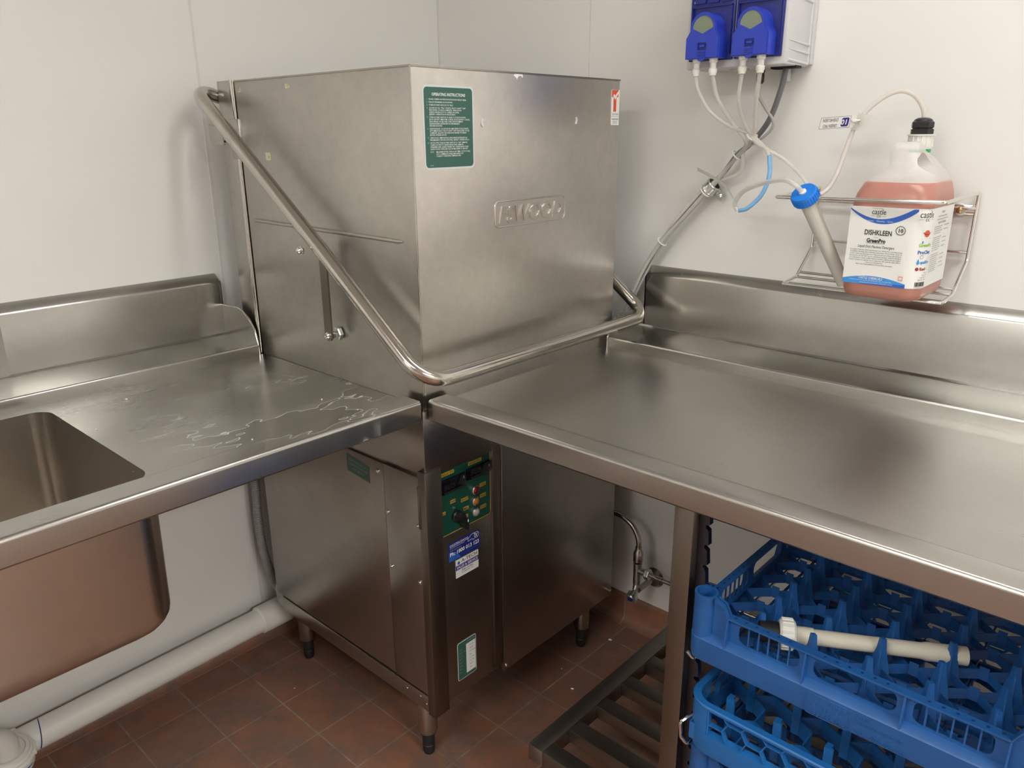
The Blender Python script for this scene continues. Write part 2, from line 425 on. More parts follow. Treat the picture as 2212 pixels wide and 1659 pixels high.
# ------------------------------------------------------------------ dishwasher
XH0, XA, YH, YH1, HT = 0.150, 0.735, -0.747, -0.124, 1.501
dw = thing('dishwasher', 'stainless steel pass-through hood dishwasher in the corner, between two benches', 'dishwasher', (0.42, -0.43, 0))
# hood: one steel in a shaded and a lit tone for the two faces, folded sheet with rounded bottom return
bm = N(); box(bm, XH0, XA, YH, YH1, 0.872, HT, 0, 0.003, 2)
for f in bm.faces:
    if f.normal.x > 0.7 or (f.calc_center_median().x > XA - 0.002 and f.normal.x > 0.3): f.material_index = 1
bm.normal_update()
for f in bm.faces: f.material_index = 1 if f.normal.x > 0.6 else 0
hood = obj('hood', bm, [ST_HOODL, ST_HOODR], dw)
bm = N()
tube(bm, [(0.176, YH - 0.0002, 1.204), (0.185, YH - 0.0015, 1.204), (0.686, YH - 0.0015, 1.199), (0.697, YH - 0.0002, 1.199)], [0.002, 0.0042, 0.0042, 0.002], 10)
obj('stiffening_rib', bm, ST_HOODL, hood)
bm = N(); box(bm, XA - 0.0015, XA + 0.0012, YH - 0.0012, YH + 0.0015, 0.872, HT, 0, 0.0005); obj('corner_seam', bm, ST_TUBE, hood)
bm = N(); box(bm, XA - 0.001, XA + 0.001, YH, YH1, HT - 0.002, HT + 0.001); box(bm, XH0, XA, YH - 0.001, YH + 0.001, HT - 0.002, HT + 0.001); obj('top_edge', bm, NICKEL, hood)
# badge pressed into the front of the hood
bm = N(); pts = fillet([(XA, -0.541, 1.2085), (XA, -0.320, 1.2100), (XA, -0.320, 1.2600), (XA, -0.541, 1.2590)], 0.010, 5, True)
tube(bm, pts, 0.0018, 8, True)
text(bm, 'ESWOOD', 0.046, -0.5325, 1.2175, PX(XA), 0.0, 0, shear=0.22, maxw=0.200, res=3, ext=0.0020, bold=0.0)
obj('pressed_badge', bm, ST_HOODR, hood)
# operating instructions label
bm = N(); F = PX(XA)
plate(bm, -0.7215, -0.5955, 1.3270, 1.4710, F, 0, 0.0006, 0, 0.009)
plate(bm, -0.7180, -0.5990, 1.3305, 1.4675, F, 0.0006, 0.0009, 1, 0.007)
T1 = ['1.|PLACE OVERFLOW PIPE IN POSITION IN WASH TANK.', '', '2.|PLACE STRAINERS IN POSITION.', '', '3.|TURN ROTARY SWITCH TO "FILL".', '',
      '4.|CLOSE HOOD, "FILL" STARTS. PILOT LIGHT "OFF"', '|INDICATED CYCLE IS COMPLETE. OPEN HOOD.', '|CHECK WATER IS UP TO OVERFLOW LEVEL.', '|(REPEAT OPERATION IF NECESSARY)', '',
      '5.|TURN ROTARY SWITCH TO SELECT CYCLE POSITION.', '|ES-50 (SHORT, MEDIUM, LONG). ES-32 (SHORT, LONG),', '|ES-25 SINGLE CYCLE ONLY. ADD NON FOAMING', '|DISHWASHING DETERGENT AS PER MAKER\'S', '|SPECIFICATIONS.', '',
      '6.|SLIDE IN RACK. CLOSE HOOD. MACHINE CYCLE STARTS', '|AUTOMATICALLY. PILOT LIGHT "OFF" INDICATES CYCLE', '|COMPLETE. ALLOW 5 SECONDS FOR WATER TO DRAIN', '|BEFORE OPENING HOOD.', '',
      '7.|OPEN HOOD. REMOVE RACK (ADD MORE DETERGENT AS', '|PER MAKER\'S SPECIFICATIONS). REPEAT OPERATION 6.', '',
      '8.|SHUTDOWN: TURN ROTARY SWITCH TO "OFF". REMOVE', '|OVERFLOW PIPE TO DRAIN WASH TANK. REMOVE', '|STRAINERS AND CLEAN UNDER TAP. CLEAN WASH TANK.', '|LEAVE DOORS OPEN AND ALLOW MACHINE TO AIR DRY.', '']
text(bm, 'OPERATING INSTRUCTIONS', 0.0072, -0.6585, 1.4530, F, 0.0011, 2, align='CENTER', maxw=0.082, bold=0.012)
z = 1.4460
for ln in T1:
    if ln == '': z -= 0.00125; continue
    a, b_ = ln.split('|')
    if a: text(bm, a, 0.0037, -0.7120, z, F, 0.0011, 2, wid=0.75, res=1)
    text(bm, b_, 0.0037, -0.7070, z, F, 0.0011, 2, maxw=min(0.1005, len(b_) * 0.00205), bold=0.008, res=1)
    z -= 0.00362
text(bm, 'NOTE:', 0.0037, -0.7070, z, F, 0.0011, 2, wid=0.75, res=1)
for s in ('MACHINES FITTED WITH LOW TEMP. CUTOUT WILL', 'NOT COMMENCE UNLESS MACHINE IS AT', 'CORRECT OPERATING TEMPERATURE.'):
    text(bm, s, 0.0037, -0.6930, z, F, 0.0011, 2, maxw=len(s) * 0.00205, bold=0.008, res=1); z -= 0.00362
text(bm, '801070', 0.0025, -0.7080, 1.3335, F, 0.0011, 2, res=1)
obj('instruction_label', bm, [LBORDER, GREEN, WHITEI], hood)
# red and white approval sticker
bm = N()
plate(bm, -0.1565, -0.1265, 1.4235, 1.4800, F, 0, 0.0006, 0, 0.001)
plate(bm, -0.1565, -0.1265, 1.4045, 1.4228, F, 0, 0.0006, 0, 0.001)
plate(bm, -0.1560, -0.1307, 1.4642, 1.4793, F, 0.0006, 0.0008, 1); plate(bm, -0.1493, -0.1384, 1.4335, 1.4642, F, 0.0006, 0.0008, 1)
poly(bm, [(-0.1514, 1.4674), (-0.1475, 1.4710), (-0.1428, 1.4672), (-0.1312, 1.4782), (-0.1253, 1.4782), (-0.1437, 1.4585)], F, 0.0008, 0.0010, 0)
text(bm, 'Type Tested', 0.0052, -0.1415, 1.4265, F, 0.0008, 2, align='CENTER', maxw=0.024)
text(bm, 'Plumbing Safety', 0.0045, -0.1415, 1.4160, F, 0.0008, 2, align='CENTER', maxw=0.0255, bold=0.01)
text(bm, 'WMKA Type 10', 0.0032, -0.1415, 1.4115, F, 0.0008, 2, align='CENTER', maxw=0.018, res=1)
text(bm, 'SAI12345', 0.0032, -0.1415, 1.4080, F, 0.0008, 2, align='CENTER', maxw=0.016, res=1)
obj('approval_sticker', bm, [PAPER, REDI, BLACKI], hood)
for (yy, zz, s) in ((-0.5722, 1.4082, 1), (-0.2843, 1.4134, -1)):
    bm = N(); pts = [(0.0048 * math.cos(a), 0.0072 * math.sin(a)) for a in [math.radians(60 + 240 * k / 12) for k in range(13)]]
    pts += [(0.0005, -0.003), (-0.0010, 0.001), (0.0012, 0.005)]
    poly(bm, [(yy + p[0] * s if s > 0 else yy - p[0] * 0.8 - 0.001, zz + p[1]) for p in pts], F, 0, 0.0022)
    bmesh.ops.recalc_face_normals(bm, faces=bm.faces)
    obj('hole_plug', bm, LBORDER, hood)
bm = N()
poly(bm, [(-0.483, 1.4950), (-0.480, 1.4985), (-0.458, 1.4982), (-0.457, 1.4925), (-0.460, 1.4935), (-0.463, 1.4955), (-0.468, 1.4950), (-0.472, 1.4920), (-0.474, 1.4885), (-0.477, 1.4920)], F, 0, 0.0006)
obj('label_remnant', bm, SILIC, hood)
FY = PY(YH)
bm = N(); plate(bm, 0.2505, 0.2700, 1.3360, 1.3525, FY, 0, 0.0005, 0, 0.002); plate(bm, 0.262, 0.2645, 1.341, 1.345, FY, 0.0005, 0.0007, 1); obj('tape_remnant', bm, [TAPE, NICKEL], hood)
bm = N(); poly(bm, [(0.350, 1.478), (0.350, 1.487), (0.353, 1.487), (0.353, 1.481), (0.356, 1.481), (0.356, 1.487), (0.359, 1.487), (0.359, 1.478)], FY, 0, 0.0005); plate(bm, 0.3615, 0.3655, 1.478, 1.4835, FY, 0, 0.0005); obj('tape_remnant', bm, TAPE, hood)
bm = N(); poly(bm, [(0.163, 1.477), (0.163, 1.479), (0.172, 1.479), (0.172, 1.486), (0.174, 1.486), (0.174, 1.477)], FY, 0, 0.0004); obj('tape_remnant', bm, TAPE, hood)
# rear column
bm = N(); box(bm, 0.070, 0.1300, -0.745, YH1, 0.875, 1.5035, 0, 0.002); obj('rear_column', bm, ST_HOODL, dw)
bm = N(); tube(bm, [(0.1365, -0.744, 0.885), (0.1365, -0.744, 1.5035)], 0.0072, 12); obj('guide_rail', bm, ST_TUBE, dw)
bm = N(); box(bm, 0.120, 0.161, -0.753, -0.744, 1.3368, 1.423, 0, 0.002); box(bm, 0.074, 0.128, -0.775, -0.745, 1.372, 1.378, 0, 0.001)
poly(bm, [(0.068, 1.412), (0.068, 1.377), (0.078, 1.367), (0.128, 1.368), (0.128, 1.40)], PY(-0.770), 0, 0.006)
bmesh.ops.recalc_face_normals(bm, faces=bm.faces); obj('pivot_bracket', bm, ST_HOODL, dw)
# lifting handle
AY, BY = -0.800, -0.071
bm = N()
path = [(0.045, -0.62, 1.463), (0.045, -0.70, 1.463), (0.068, AY, 1.487), (0.5174, AY, 1.1663), (0.800, AY, 0.9560), (0.800, BY, 0.9570), (0.5174, BY, 1.1680), (0.068, BY, 1.489), (0.045, -0.17, 1.463), (0.045, -0.24, 1.463)]
path = fillet(path, [0, 0.03, 0.050, 0, 0.060, 0.055, 0, 0.05, 0.03, 0], 10)
tube(bm, path, 0.0148, 20)
handle = obj('lift_handle', bm, ST_TUBE, dw)
for s, yy in ((1, AY), (-1, BY)):
    bm = N(); lathe(bm, [(0.0001, 0), (0.004, 0.001), (0.0065, 0.004), (0.0068, 0.009), (0.0078, 0.009), (0.0078, 0.013), (0.005, 0.014)], (0.466, yy - s * 0.0285, 1.1695), (0, s, 0), 16)
    obj('cap_nut', bm, CHROME, handle)
def strap(yy, s):
    bm = N(); o = rrect(0.466, 0.490, 0.978, 1.183, 0.0115, 8) 
    poly(bm, o, PY(yy), 0, 0.004); bmesh.ops.recalc_face_normals(bm, faces=bm.faces)
    st_ = obj('link_strap', bm, ST_POST, dw)
    bm = N(); lathe(bm, [(0.0075, 0), (0.0075, 0.003), (0.005, 0.006), (0.002, 0.0065)], (0.478, yy - s * 0.004, 0.9895), (0, -s, 0), 16); obj('pivot_screw', bm, CHROME, st_)
    bm = N(); lathe(bm, [(0.0052, 0), (0.0052, 0.030)], (0.478, yy, 0.9895), (0, s, 0), 12)
    lathe(bm, [(0.0075, 0.004), (0.0075, 0.010)], (0.478, yy, 0.9895), (0, s, 0), 12); obj('spacer_bolt', bm, NICKEL, st_)
    bm = N(); lathe(bm, [(0.0125, 0), (0.0145, 0.002), (0.0145, 0.009), (0.0125, 0.0105)], (0.478, yy + s * 0.0155, 0.9895), (0, s, 0), 6); obj('hex_nut', bm, ZINC, st_, 20)
    bm = N(); lathe(bm, [(0.0055, 0), (0.0085, 0.002), (0.0085, 0.007), (0.004, 0.010)], (0.478, yy + s * 0.001, 1.1715), (0, s, 0), 12); obj('dome_nut', bm, CHROME, st_)
strap(-0.775, 1)
# lower cabinet
bm = N(); box(bm, 0.100, 0.729, -0.752, -0.09, 0.160, 0.872, 0, 0.002); cab = obj('cabinet', bm, ST_BODY, dw)
bm = N(); box(bm, 0.100, XA + 0.001, YH - 0.006, -0.10, 0.7330, 0.879, 0, 0.0015); box(bm, XA - 0.004, XA + 0.0035, YH - 0.0075, YH + 0.004, 0.8755, 0.8795); obj('tank_skirt', bm, ST_BODY, cab)
bm = N(); box(bm, 0.104, 0.606, -0.7575, -0.752, 0.207, 0.731, 0, 0.0015); sp = obj('side_panel', bm, ST_BODY, cab)
bm = N(); box(bm, 0.6085, 0.7285, -0.7590, -0.752, 0.207, 0.7325, 0, 0.001); spf = obj('side_panel', bm, ST_BODY, cab)
bm = N(); box(bm, 0.136, 0.7290, -0.7585, -0.745, 0.160, 0.2025, 0, 0.001); box(bm, 0.098, 0.133, -0.757, -0.745, 0.172, 0.225, 0, 0.001); obj('bottom_rail', bm, ST_BODY, cab)
bm = N(); plate(bm, 0.5, 0.722, 0.2015, 0.2030, PY(-0.7590), 0, 0.0006); obj('rail_edge', bm, CHROME, cab)
def screw(x, y, z, ax, r, par):
    bm = N(); lathe(bm, [(r, 0), (r * 0.95, r * 0.35), (r * 0.6, r * 0.7), (0.0002, r * 0.8)], (x, y, z), ax, 12); obj('screw', bm, CHROME, par)
for x, z in ((0.590, 0.7093),): screw(x, -0.7575, z, (0, -1, 0), 0.0055, sp)
for x, z in ((0.6178, 0.6232), (0.7132, 0.6231), (0.6191, 0.4913), (0.7118, 0.4897)): screw(x, -0.759, z, (0, -1, 0), 0.0048, spf)
for x, z in ((0.6479, 0.1874), (0.6939, 0.1905), (0.7136, 0.180)): screw(x, -0.7585, z, (0, -1, 0), 0.0025, cab)
bm = N(); G = PY(-0.7575)
poly(bm, [(0.4790, 0.7205), (0.4790, 0.6790), (0.5590, 0.6700), (0.5590, 0.7085)][::-1], G, 0, 0.0006, 0)
for s, zz in (('LEAVE 900mm (35")', 0.7060), ('CLEARANCE THIS SIDE', 0.6965), ('FOR SERVICE', 0.6870)): text(bm, s, 0.0085, 0.519, zz - 0.0040, G, 0.0009, 1, align='CENTER', maxw=0.066 if 'L' in s[:2] else 0.040, rot=-0.11)
bmesh.ops.recalc_face_normals(bm, faces=[f for f in bm.faces if f.material_index == 0]); obj('clearance_label', bm, [GREEN, GREYI], sp)
# front of the cabinet (looks to +x)
bm = N(); box(bm, 0.724, 0.7330, -0.745, -0.530, 0.168, 0.742, 0, 0.001); fp = obj('control_door', bm, ST_BODY, cab)
bm = N(); box(bm, 0.722, 0.7445, -0.7620, -0.7180, 0.158, 0.7490, 0, 0.0015)
box(bm, 0.7200, 0.7270, -0.7635, -0.7590, 0.62, 0.715, 0, 0.001); obj('door_edge', bm, ST_POST, cab)
bm = N(); box(bm, 0.729, 0.7370, -0.562, -0.536, 0.170, 0.7425, 0, 0.002); obj('door_channel', bm, ST_POST, cab)
bm = N(); box(bm, 0.729, 0.7400, -0.5350, -0.0920, 0.150, 0.870, 0, 0.0015); rp = obj('front_panel', bm, ST_BODY, cab)
bm = N(); plate(bm, -0.5355, -0.5335, 0.151, 0.86, PX(0.740), 0, 0.0007); obj('panel_edge', bm, ST_TUBE, rp)
screw(0.740, -0.527, 0.163, (1, 0, 0), 0.0045, rp); screw(0.740, -0.100, 0.166, (1, 0, 0), 0.0045, rp)
D = PX(0.7330)
bm = N(); plate(bm, -0.7185, -0.5660, 0.5830, 0.7440, D, 0, 0.0008, 0, 0.006)
pts = [(-0.7185, 0.5840), (-0.5710, 0.5850), (-0.5670, 0.5900), (-0.5670, 0.7430)]
line(bm, pts, 0.0016, D, 0.0011, 1)
def ylab(s, u, v, L):
    plate(bm, u - L / 2, u + L / 2, v - 0.0040, v + 0.0040, D, 0.0009, 0.0012, 1, 0.001)
    text(bm, s, 0.0068, u, v - 0.0024, D, 0.0014, 2, align='CENTER', maxw=L * 0.88, bold=0.02, res=1)
for s, u, v, L in (('WASH 60\u00b0-70\u00b0C', -0.6930, 0.7240, 0.040), ('RINSE 82\u00b0-90\u00b0C', -0.6120, 0.7245, 0.040), ('POWER', -0.5900, 0.6640, 0.020), ('WASH', -0.5895, 0.6380, 0.018), ('RINSE', -0.5895, 0.6110, 0.018),
                   ('OFF', -0.6790, 0.6560, 0.015), ('SHORT', -0.6450, 0.6480, 0.021), ('MED.', -0.6415, 0.6260, 0.015), ('LONG', -0.6435, 0.6070, 0.016), ('FILL', -0.7080, 0.6370, 0.015)): ylab(s, u, v, L)
cp = obj('control_panel', bm, [GREEND, YEL, BLACKI], fp)
for u0, u1, v0, v1 in ((-0.7175, -0.6440, 0.6810, 0.7130), (-0.6400, -0.5680, 0.6900, 0.7150)):
    bm = N(); box(bm, 0.7336, 0.7400, u0, u1, v0, v1, 0, 0.0015)
    text(bm, '888', 0.019, (u0 + u1) / 2 - 0.012, v0 + 0.009, PX(0.740), 0.0002, 1, align='CENTER', maxw=0.032, shear=0.1)
    plate(bm, u0 + 0.010, u1 - 0.006, v0 + 0.0020, v0 + 0.0055, PX(0.740), 0, 0.0004, 2)
    plate(bm, u1 - 0.008, u1 - 0.006, v1 - 0.012, v1 - 0.006, PX(0.740), 0, 0.0004, 3)
    obj('digital_display', bm, [DISPL, SEGM, SEGM, GREYI], cp)
for m_, v in ((RED_L, 0.6610), (AMB_L, 0.6345), (CLR_L, 0.6085)):
    bm = N(); lathe(bm, [(0.0105, 0), (0.0105, 0.006), (0.0088, 0.008), (0.0082, 0.006)], (0.7336, -0.6160, v), (1, 0, 0), 24, 0, False)
    lathe(bm, [(0.0085, 0.004), (0.0078, 0.007), (0.0045, 0.0098), (0.0003, 0.0105)], (0.7336, -0.6160, v), (1, 0, 0), 20, 1)
    obj('indicator_lamp', bm, [ZINC, m_], cp)
bm = N(); lathe(bm, [(0.0135, 0), (0.0135, 0.006), (0.0115, 0.008), (0.0105, 0.014)], (0.7336, -0.6710, 0.6200), (1, 0, 0), 28)
poly(bm, [(-0.6790, 0.6245), (-0.6720, 0.6310), (-0.6650, 0.6300), (-0.6540, 0.6030), (-0.6560, 0.5870), (-0.6600, 0.5900), (-0.6690, 0.6080), (-0.6800, 0.6160)][::-1], PX(0.7400), 0, 0.016)
plate(bm, -0.6585, -0.6560, 0.607, 0.613, PX(0.7400), 0.0161, 0.0165, 1)
bmesh.ops.recalc_face_normals(bm, faces=bm.faces); obj('rotary_knob', bm, [BLACKP, WHITEI], cp)
bm = N(); lathe(bm, [(0.003, 0), (0.003, 0.002), (0.0005, 0.003)], (0.7340, -0.6775, 0.6400), (1, 0, 0), 10); obj('screw', bm, CHROME, cp)
# service stickers
bm = N(); plate(bm, -0.6960, -0.6020, 0.5160, 0.5600, D, 0, 0.0006, 0, 0.001)
poly(bm, [(-0.6955, 0.5165), (-0.6600, 0.5165), (-0.6720, 0.5330), (-0.6955, 0.5400)], D, 0.0006, 0.0008, 1)
text(bm, 'GOLDSTEIN ESWOOD', 0.0085, -0.6925, 0.5505, D, 0.0010, 2, maxw=0.055, bold=0.01)
line(bm, [(-0.6925, 0.5475), (-0.6480, 0.5480)], 0.0006, D, 0.001, 2)
text(bm, 'Sales & Service', 0.0060, -0.6925, 0.5405, D, 0.0010, 3, maxw=0.034)
text(bm, 'Ph: 1800 013 123', 0.0125, -0.6925, 0.5290, D, 0.0010, 2, maxw=0.087, bold=0.025)
text(bm, 'PUTTING SERVICE FIRST', 0.0040, -0.6700, 0.5215, D, 0.0010, 4, maxw=0.060, res=1)
aus = [(-0.6380, 0.5440), (-0.6380, 0.5505), (-0.6330, 0.5530), (-0.6290, 0.5570), (-0.6260, 0.5560), (-0.6250, 0.5585), (-0.6215, 0.5580), (-0.6200, 0.5550), (-0.6180, 0.5590), (-0.6160, 0.5540), (-0.6150, 0.5490), (-0.6180, 0.5440), (-0.6215, 0.5425), (-0.6250, 0.5455), (-0.6300, 0.5455), (-0.6380, 0.5440)]
line(bm, aus, 0.0009, D, 0.0010, 2)
cc = circ(-0.6120, 0.5510, 0.0068, 24); line(bm, cc + cc[:1], 0.0011, D, 0.0012, 2)
line(bm, [(-0.6155, 0.5540), (-0.6120, 0.5510), (-0.6085, 0.5540)], 0.0014, D, 0.0012, 2); line(bm, [(-0.6120, 0.5512), (-0.6120, 0.5465)], 0.002, D, 0.0012, 2)
obj('service_sticker', bm, [NAVY, BLUEI, WHITEI, GREYI, BLUEI], fp)
bm = N(); plate(bm, -0.6770, -0.6080, 0.4690, 0.5130, D, 0.0008, 0.0014, 0, 0.001)
text(bm, 'A-TECH', 0.0110, -0.6600, 0.5030, D, 0.0016, 1, maxw=0.048, bold=0.012)
cc = circ(-0.6680, 0.5045, 0.0038, 16); poly(bm, cc, D, 0.0014, 0.0016, 2); line(bm, [(-0.6600, 0.5005), (-0.612, 0.5005)], 0.0004, D, 0.0016, 4)
plate(bm, -0.6770, -0.6080, 0.4880, 0.4990, D, 0.0014, 0.0016, 3)
text(bm, 'SALES & SERVICE', 0.0090, -0.6745, 0.4905, D, 0.0018, 0, maxw=0.064, bold=0.02)
text(bm, 'Adam Carlisle', 0.0070, -0.6425, 0.4815, D, 0.0016, 1, align='CENTER', maxw=0.034, bold=0.01)
text(bm, 'M: 0400 041 155', 0.0055, -0.6425, 0.4755, D, 0.0016, 1, align='CENTER', maxw=0.034)
obj('service_sticker', bm, [PAPER, BLACKI, BLUEI, NAVY, GREYI], fp)
bm = N(); plate(bm, -0.6795, -0.6210, 0.2020, 0.3020, D, 0, 0.0006, 0, 0.005); plate(bm, -0.6780, -0.6225, 0.2035, 0.3005, D, 0.0006, 0.0008, 1, 0.004)
plate(bm, -0.6530, -0.6240, 0.2120, 0.2890, D, 0.0008, 0.0012, 2)
text(bm, 'ESWOOD', 0.0070, -0.6500, 0.2925, D, 0.0010, 3, maxw=0.024)
for k, s in enumerate(('ES-50', '80073', '415-3-N', '50', '3 + N', '3 x N', '8.2A', '50')):
    text(bm, s, 0.0050, -0.6425, 0.2800 - k * 0.0085, D, 0.0014, 4, maxw=len(s) * 0.0024, res=1)
for k, s in enumerate(('MODEL', 'SERIAL No.', 'VOLTS', 'HERTZ', 'PHASE', 'WIRES', 'AMPS', 'kPa')):
    text(bm, s, 0.0050, -0.6755, 0.2800 - k * 0.0085, D, 0.0010, 3, maxw=len(s) * 0.0021, res=1)
obj('rating_label', bm, [LBORDER, GREEN, PAPER, GREYI, BLACKI], fp)
# feet
def foot(x, y):
    bm = N(); lathe(bm, [(0.0225, 0.165), (0.0225, 0.066), (0.0205, 0.062)], (x, y, 0), (0, 0, 1), 28)
    lg = obj('leg', bm, ST_TUBE, dw)
    bm = N(); lathe(bm, [(0.0195, 0.064), (0.0195, 0.058), (0.0135, 0.055), (0.0145, 0.050), (0.0145, 0.028), (0.0130, 0.026), (0.0145, 0.024), (0.0142, 0.010), (0.0118, 0.0)], (x, y, 0), (0, 0, 1), 24)
    obj('adjustable_foot', bm, BLACKR, lg)
foot(0.672, -0.724); foot(0.160, -0.712); foot(0.693, -0.165); foot(0.150, -0.15)

# ------------------------------------------------------------------ left bench with sink
ZT, ZR, ZB = 0.885, 0.900, 0.856       # tray, rim, bottom of fold
YL0, YL1 = -2.35, -0.7600
lb = thing('sink_bench', 'stainless steel sink bench along the left wall, beside the dishwasher', 'bench', (0.36, -1.5, 0.0))
def profile_sweep(prof, axis, a0, a1):
    bm = N(); rows = []
    for a in (a0, a1):
        rows.append([bm.verts.new((p[0], a, p[1]) if axis == 'Y' else (a, p[0], p[1])) for p in prof])
    for i in range(len(prof) - 1):
        bm.faces.new((rows[0][i], rows[0][i + 1], rows[1][i + 1], rows[1][i]))
    bmesh.ops.recalc_face_normals(bm, faces=bm.faces)
    return bm
def arc2(cx, cz, r, a0, a1, n=5): return [(cx + r * math.cos(math.radians(a0 + (a1 - a0) * k / n)), cz + r * math.sin(math.radians(a0 + (a1 - a0) * k / n))) for k in range(n + 1)]
# flat tray with the sink opening
SX0, SX1, SY1, SY0 = 0.196, 0.662, -1.243, -1.68
bm = N(); hole = rrect(SX0, SX1, SY0, SY1, 0.035, 8)
poly(bm, [(0.157, YL0), (0.676, YL0), (0.676, -0.748), (0.157, -0.748)], PZ(ZT), 0, None, 0, [hole])
top = obj('benchtop', bm, ST_TOPY, lb)
def rimprof(f):   # f = front x ; outer fold, rolled top, slope down to the tray
    return [(f - 0.016, ZB + 0.006), (f - 0.016, ZB)] + [(f - 0.004, ZB)] + [(f, ZB + 0.004)] + arc2(f - 0.007, ZR - 0.007, 0.007, 0, 90, 6) + arc2(f - 0.052, ZR - 0.006, 0.006, 90, 112, 3) + [(f - 0.062, ZT + 0.0012), (f - 0.066, ZT)]
bm = profile_sweep(rimprof(0.7405), 'Y', YL0, YL1)
prof = rimprof(0.7405)
vs = [bm.verts.new((p[0], YL1, p[1])) for p in prof[1:-1]]; vs2 = [bm.verts.new((0.676, YL1, ZT)), bm.verts.new((0.70, YL1, ZB))]
bm.faces.new(vs + vs2)
obj('front_rim', bm, ST_TOPY, lb)
# step and splashback
ZS = 0.911
sp_prof = [(0.157, ZT)] + arc2(0.152, ZS - 0.005, 0.005, 0, 90, 4) + [(0.004, ZS + 0.0005), (0.0, ZS + 0.004), (0.0, 1.040), (-0.002, 1.0455), (-0.0245, 1.0615)]
bm = profile_sweep(sp_prof, 'Y', YL0, YL1); spl = obj('splashback', bm, ST_SPLY, lb)
bm = N(); poly(bm, [(XW + 0.001, 0.86), (XW + 0.001, 1.0600), (-0.002, 1.0452), (0.0005, 1.038), (0.0005, 0.86)], lambda u, v, w_: Vector((u, YL1 - 0.001 - w_, v)), 0, -0.004); bmesh.ops.recalc_face_normals(bm, faces=bm.faces)
obj('end_cap', bm, ST_SPLY, lb)
bm = N(); poly(bm, [(0.0, ZS), (0.0, 0.9870), (0.055, 0.9890), (0.095, 0.9850), (0.125, 0.968), (0.145, 0.943), (0.1545, 0.918), (0.1555, ZT), (0.02, ZT)], lambda u, v, w_: Vector((u, YL1 + w_, v)), 0, 0.0025); bmesh.ops.recalc_face_normals(bm, faces=bm.faces)
g = obj('end_guard', bm, ST_SPLY, lb)
bm = N(); tube(bm, fillet([(0.001, YL1, 0.9865), (0.085, YL1, 0.9895), (0.140, YL1, 0.957), (0.1555, YL1, 0.905), (0.157, YL1, ZT)], [0, 0.05, 0.06, 0.03, 0], 6), 0.0016, 8); obj('weld_bead', bm, ST_TUBE, g)
bm = N(); plate(bm, -1.62, -1.243, 0.912, 1.033, PX(0.0), 0, 0.0016, 0, 0.004); spp = obj('cover_plate', bm, ST_SPLY, spl)
screw(0.0016, -1.262, 0.960, (1, 0, 0), 0.004, spp)
# sink bowl: inside and outside skins joined at the opening
bm = N(); 
def bowl(bm, off, rr, zb, flip):
    lv = [(0.0, ZT - 0.0005), (0.0, ZT - 0.03), (0.003, zb + 0.045), (0.0045, zb + 0.034), (0.009, zb + 0.022), (0.0155, zb + 0.0125), (0.025, zb + 0.005), (0.036, zb + 0.0012), (0.048, zb)]
    rings = []
    for ins, z_ in lv:
        rings.append([bm.verts.new((p[0], p[1], z_)) for p in rrect(SX0 - off + ins, SX1 + off - ins, SY0 - off + ins, SY1 + off - ins, rr, 8)])
    n = len(rings[0])
    for a, b in zip(rings, rings[1:]):
        for k in range(n): bm.faces.new((a[k], a[(k + 1) % n], b[(k + 1) % n], b[k])[::-1 if flip else 1])
    bm.faces.new(rings[-1][::1 if flip else -1]); return rings
ra = bowl(bm, 0.0, 0.035, 0.622, False)
bmesh.ops.recalc_face_normals(bm, faces=bm.faces)
for f in bm.faces: f.normal_flip()
obj('sink_bowl', bm, ST_BOWL, lb, 40)
bm = N(); bowl(bm, 0.010, 0.045, 0.606, True); bmesh.ops.recalc_face_normals(bm, faces=bm.faces); obj('bowl_underside', bm, ST_BOWL, lb, 40)
for (x, y) in ((0.66, -2.25), (0.06, -2.25)):
    bm = N(); box(bm, x - 0.018, x + 0.018, y - 0.018, y + 0.018, 0, 0.884, 0, 0.002); obj('leg', bm, ST_POST, lb)
bm = N(); box(bm, 0.004, 0.030, -2.2, -0.80, 0.862, 0.8845); obj('wall_bracket', bm, ST_POST, lb)

# ------------------------------------------------------------------ right bench
XR0, XR1 = 0.7450, 2.75
rb = thing('dish_bench', 'long stainless steel outlet bench along the right wall, glass racks stored under it', 'bench', (1.7, -0.36, 0.0))
bm = N(); poly(bm, [(0.730, -0.680), (XR1, -0.680), (XR1, -0.152), (0.730, -0.152)], PZ(ZT), 0, None); obj('benchtop', bm, ST_TOPX, rb)
def rp2(f): return [(f + 0.016, ZB + 0.006), (f + 0.016, ZB), (f + 0.004, ZB), (f, ZB + 0.004)] + [(f + 0.007 - 0.007 * math.cos(a), ZR - 0.007 + 0.007 * math.sin(a)) for a in [PI / 2 * k / 6 for k in range(7)]] + [(f + 0.046, ZR), (f + 0.054, ZR - 0.002), (f + 0.066, ZT)]
pr = rp2(-0.7450)
bm = profile_sweep(pr, 'X', XR0, XR1)
vs = [bm.verts.new((XR0, p[0], p[1])) for p in pr[1:]]; vs2 = [bm.verts.new((XR0, -0.700, ZB))]; bm.faces.new(vs + vs2)
bm.normal_update(); obj('front_rim', bm, ST_TOPX, rb)
pr = [(-0.157, ZT)] + [(-p[0], p[1]) for p in arc2(0.152, ZS - 0.005, 0.005, 0, 90, 4)] + [(-0.004, ZS + 0.0005), (0.0, ZS + 0.004), (0.0, 1.044), (0.002, 1.0485), (0.0245, 1.0655)]
bm = profile_sweep(pr, 'X', XR0, XR1); spr = obj('splashback', bm, ST_SPL, rb)
bm = N(); plate(bm, 0.0, YW, 0.86, 1.064, lambda u, v, w_: Vector((XR0 + 0.001 + w_, u, v)), 0, 0.003); obj('end_cap', bm, ST_SPL, rb)
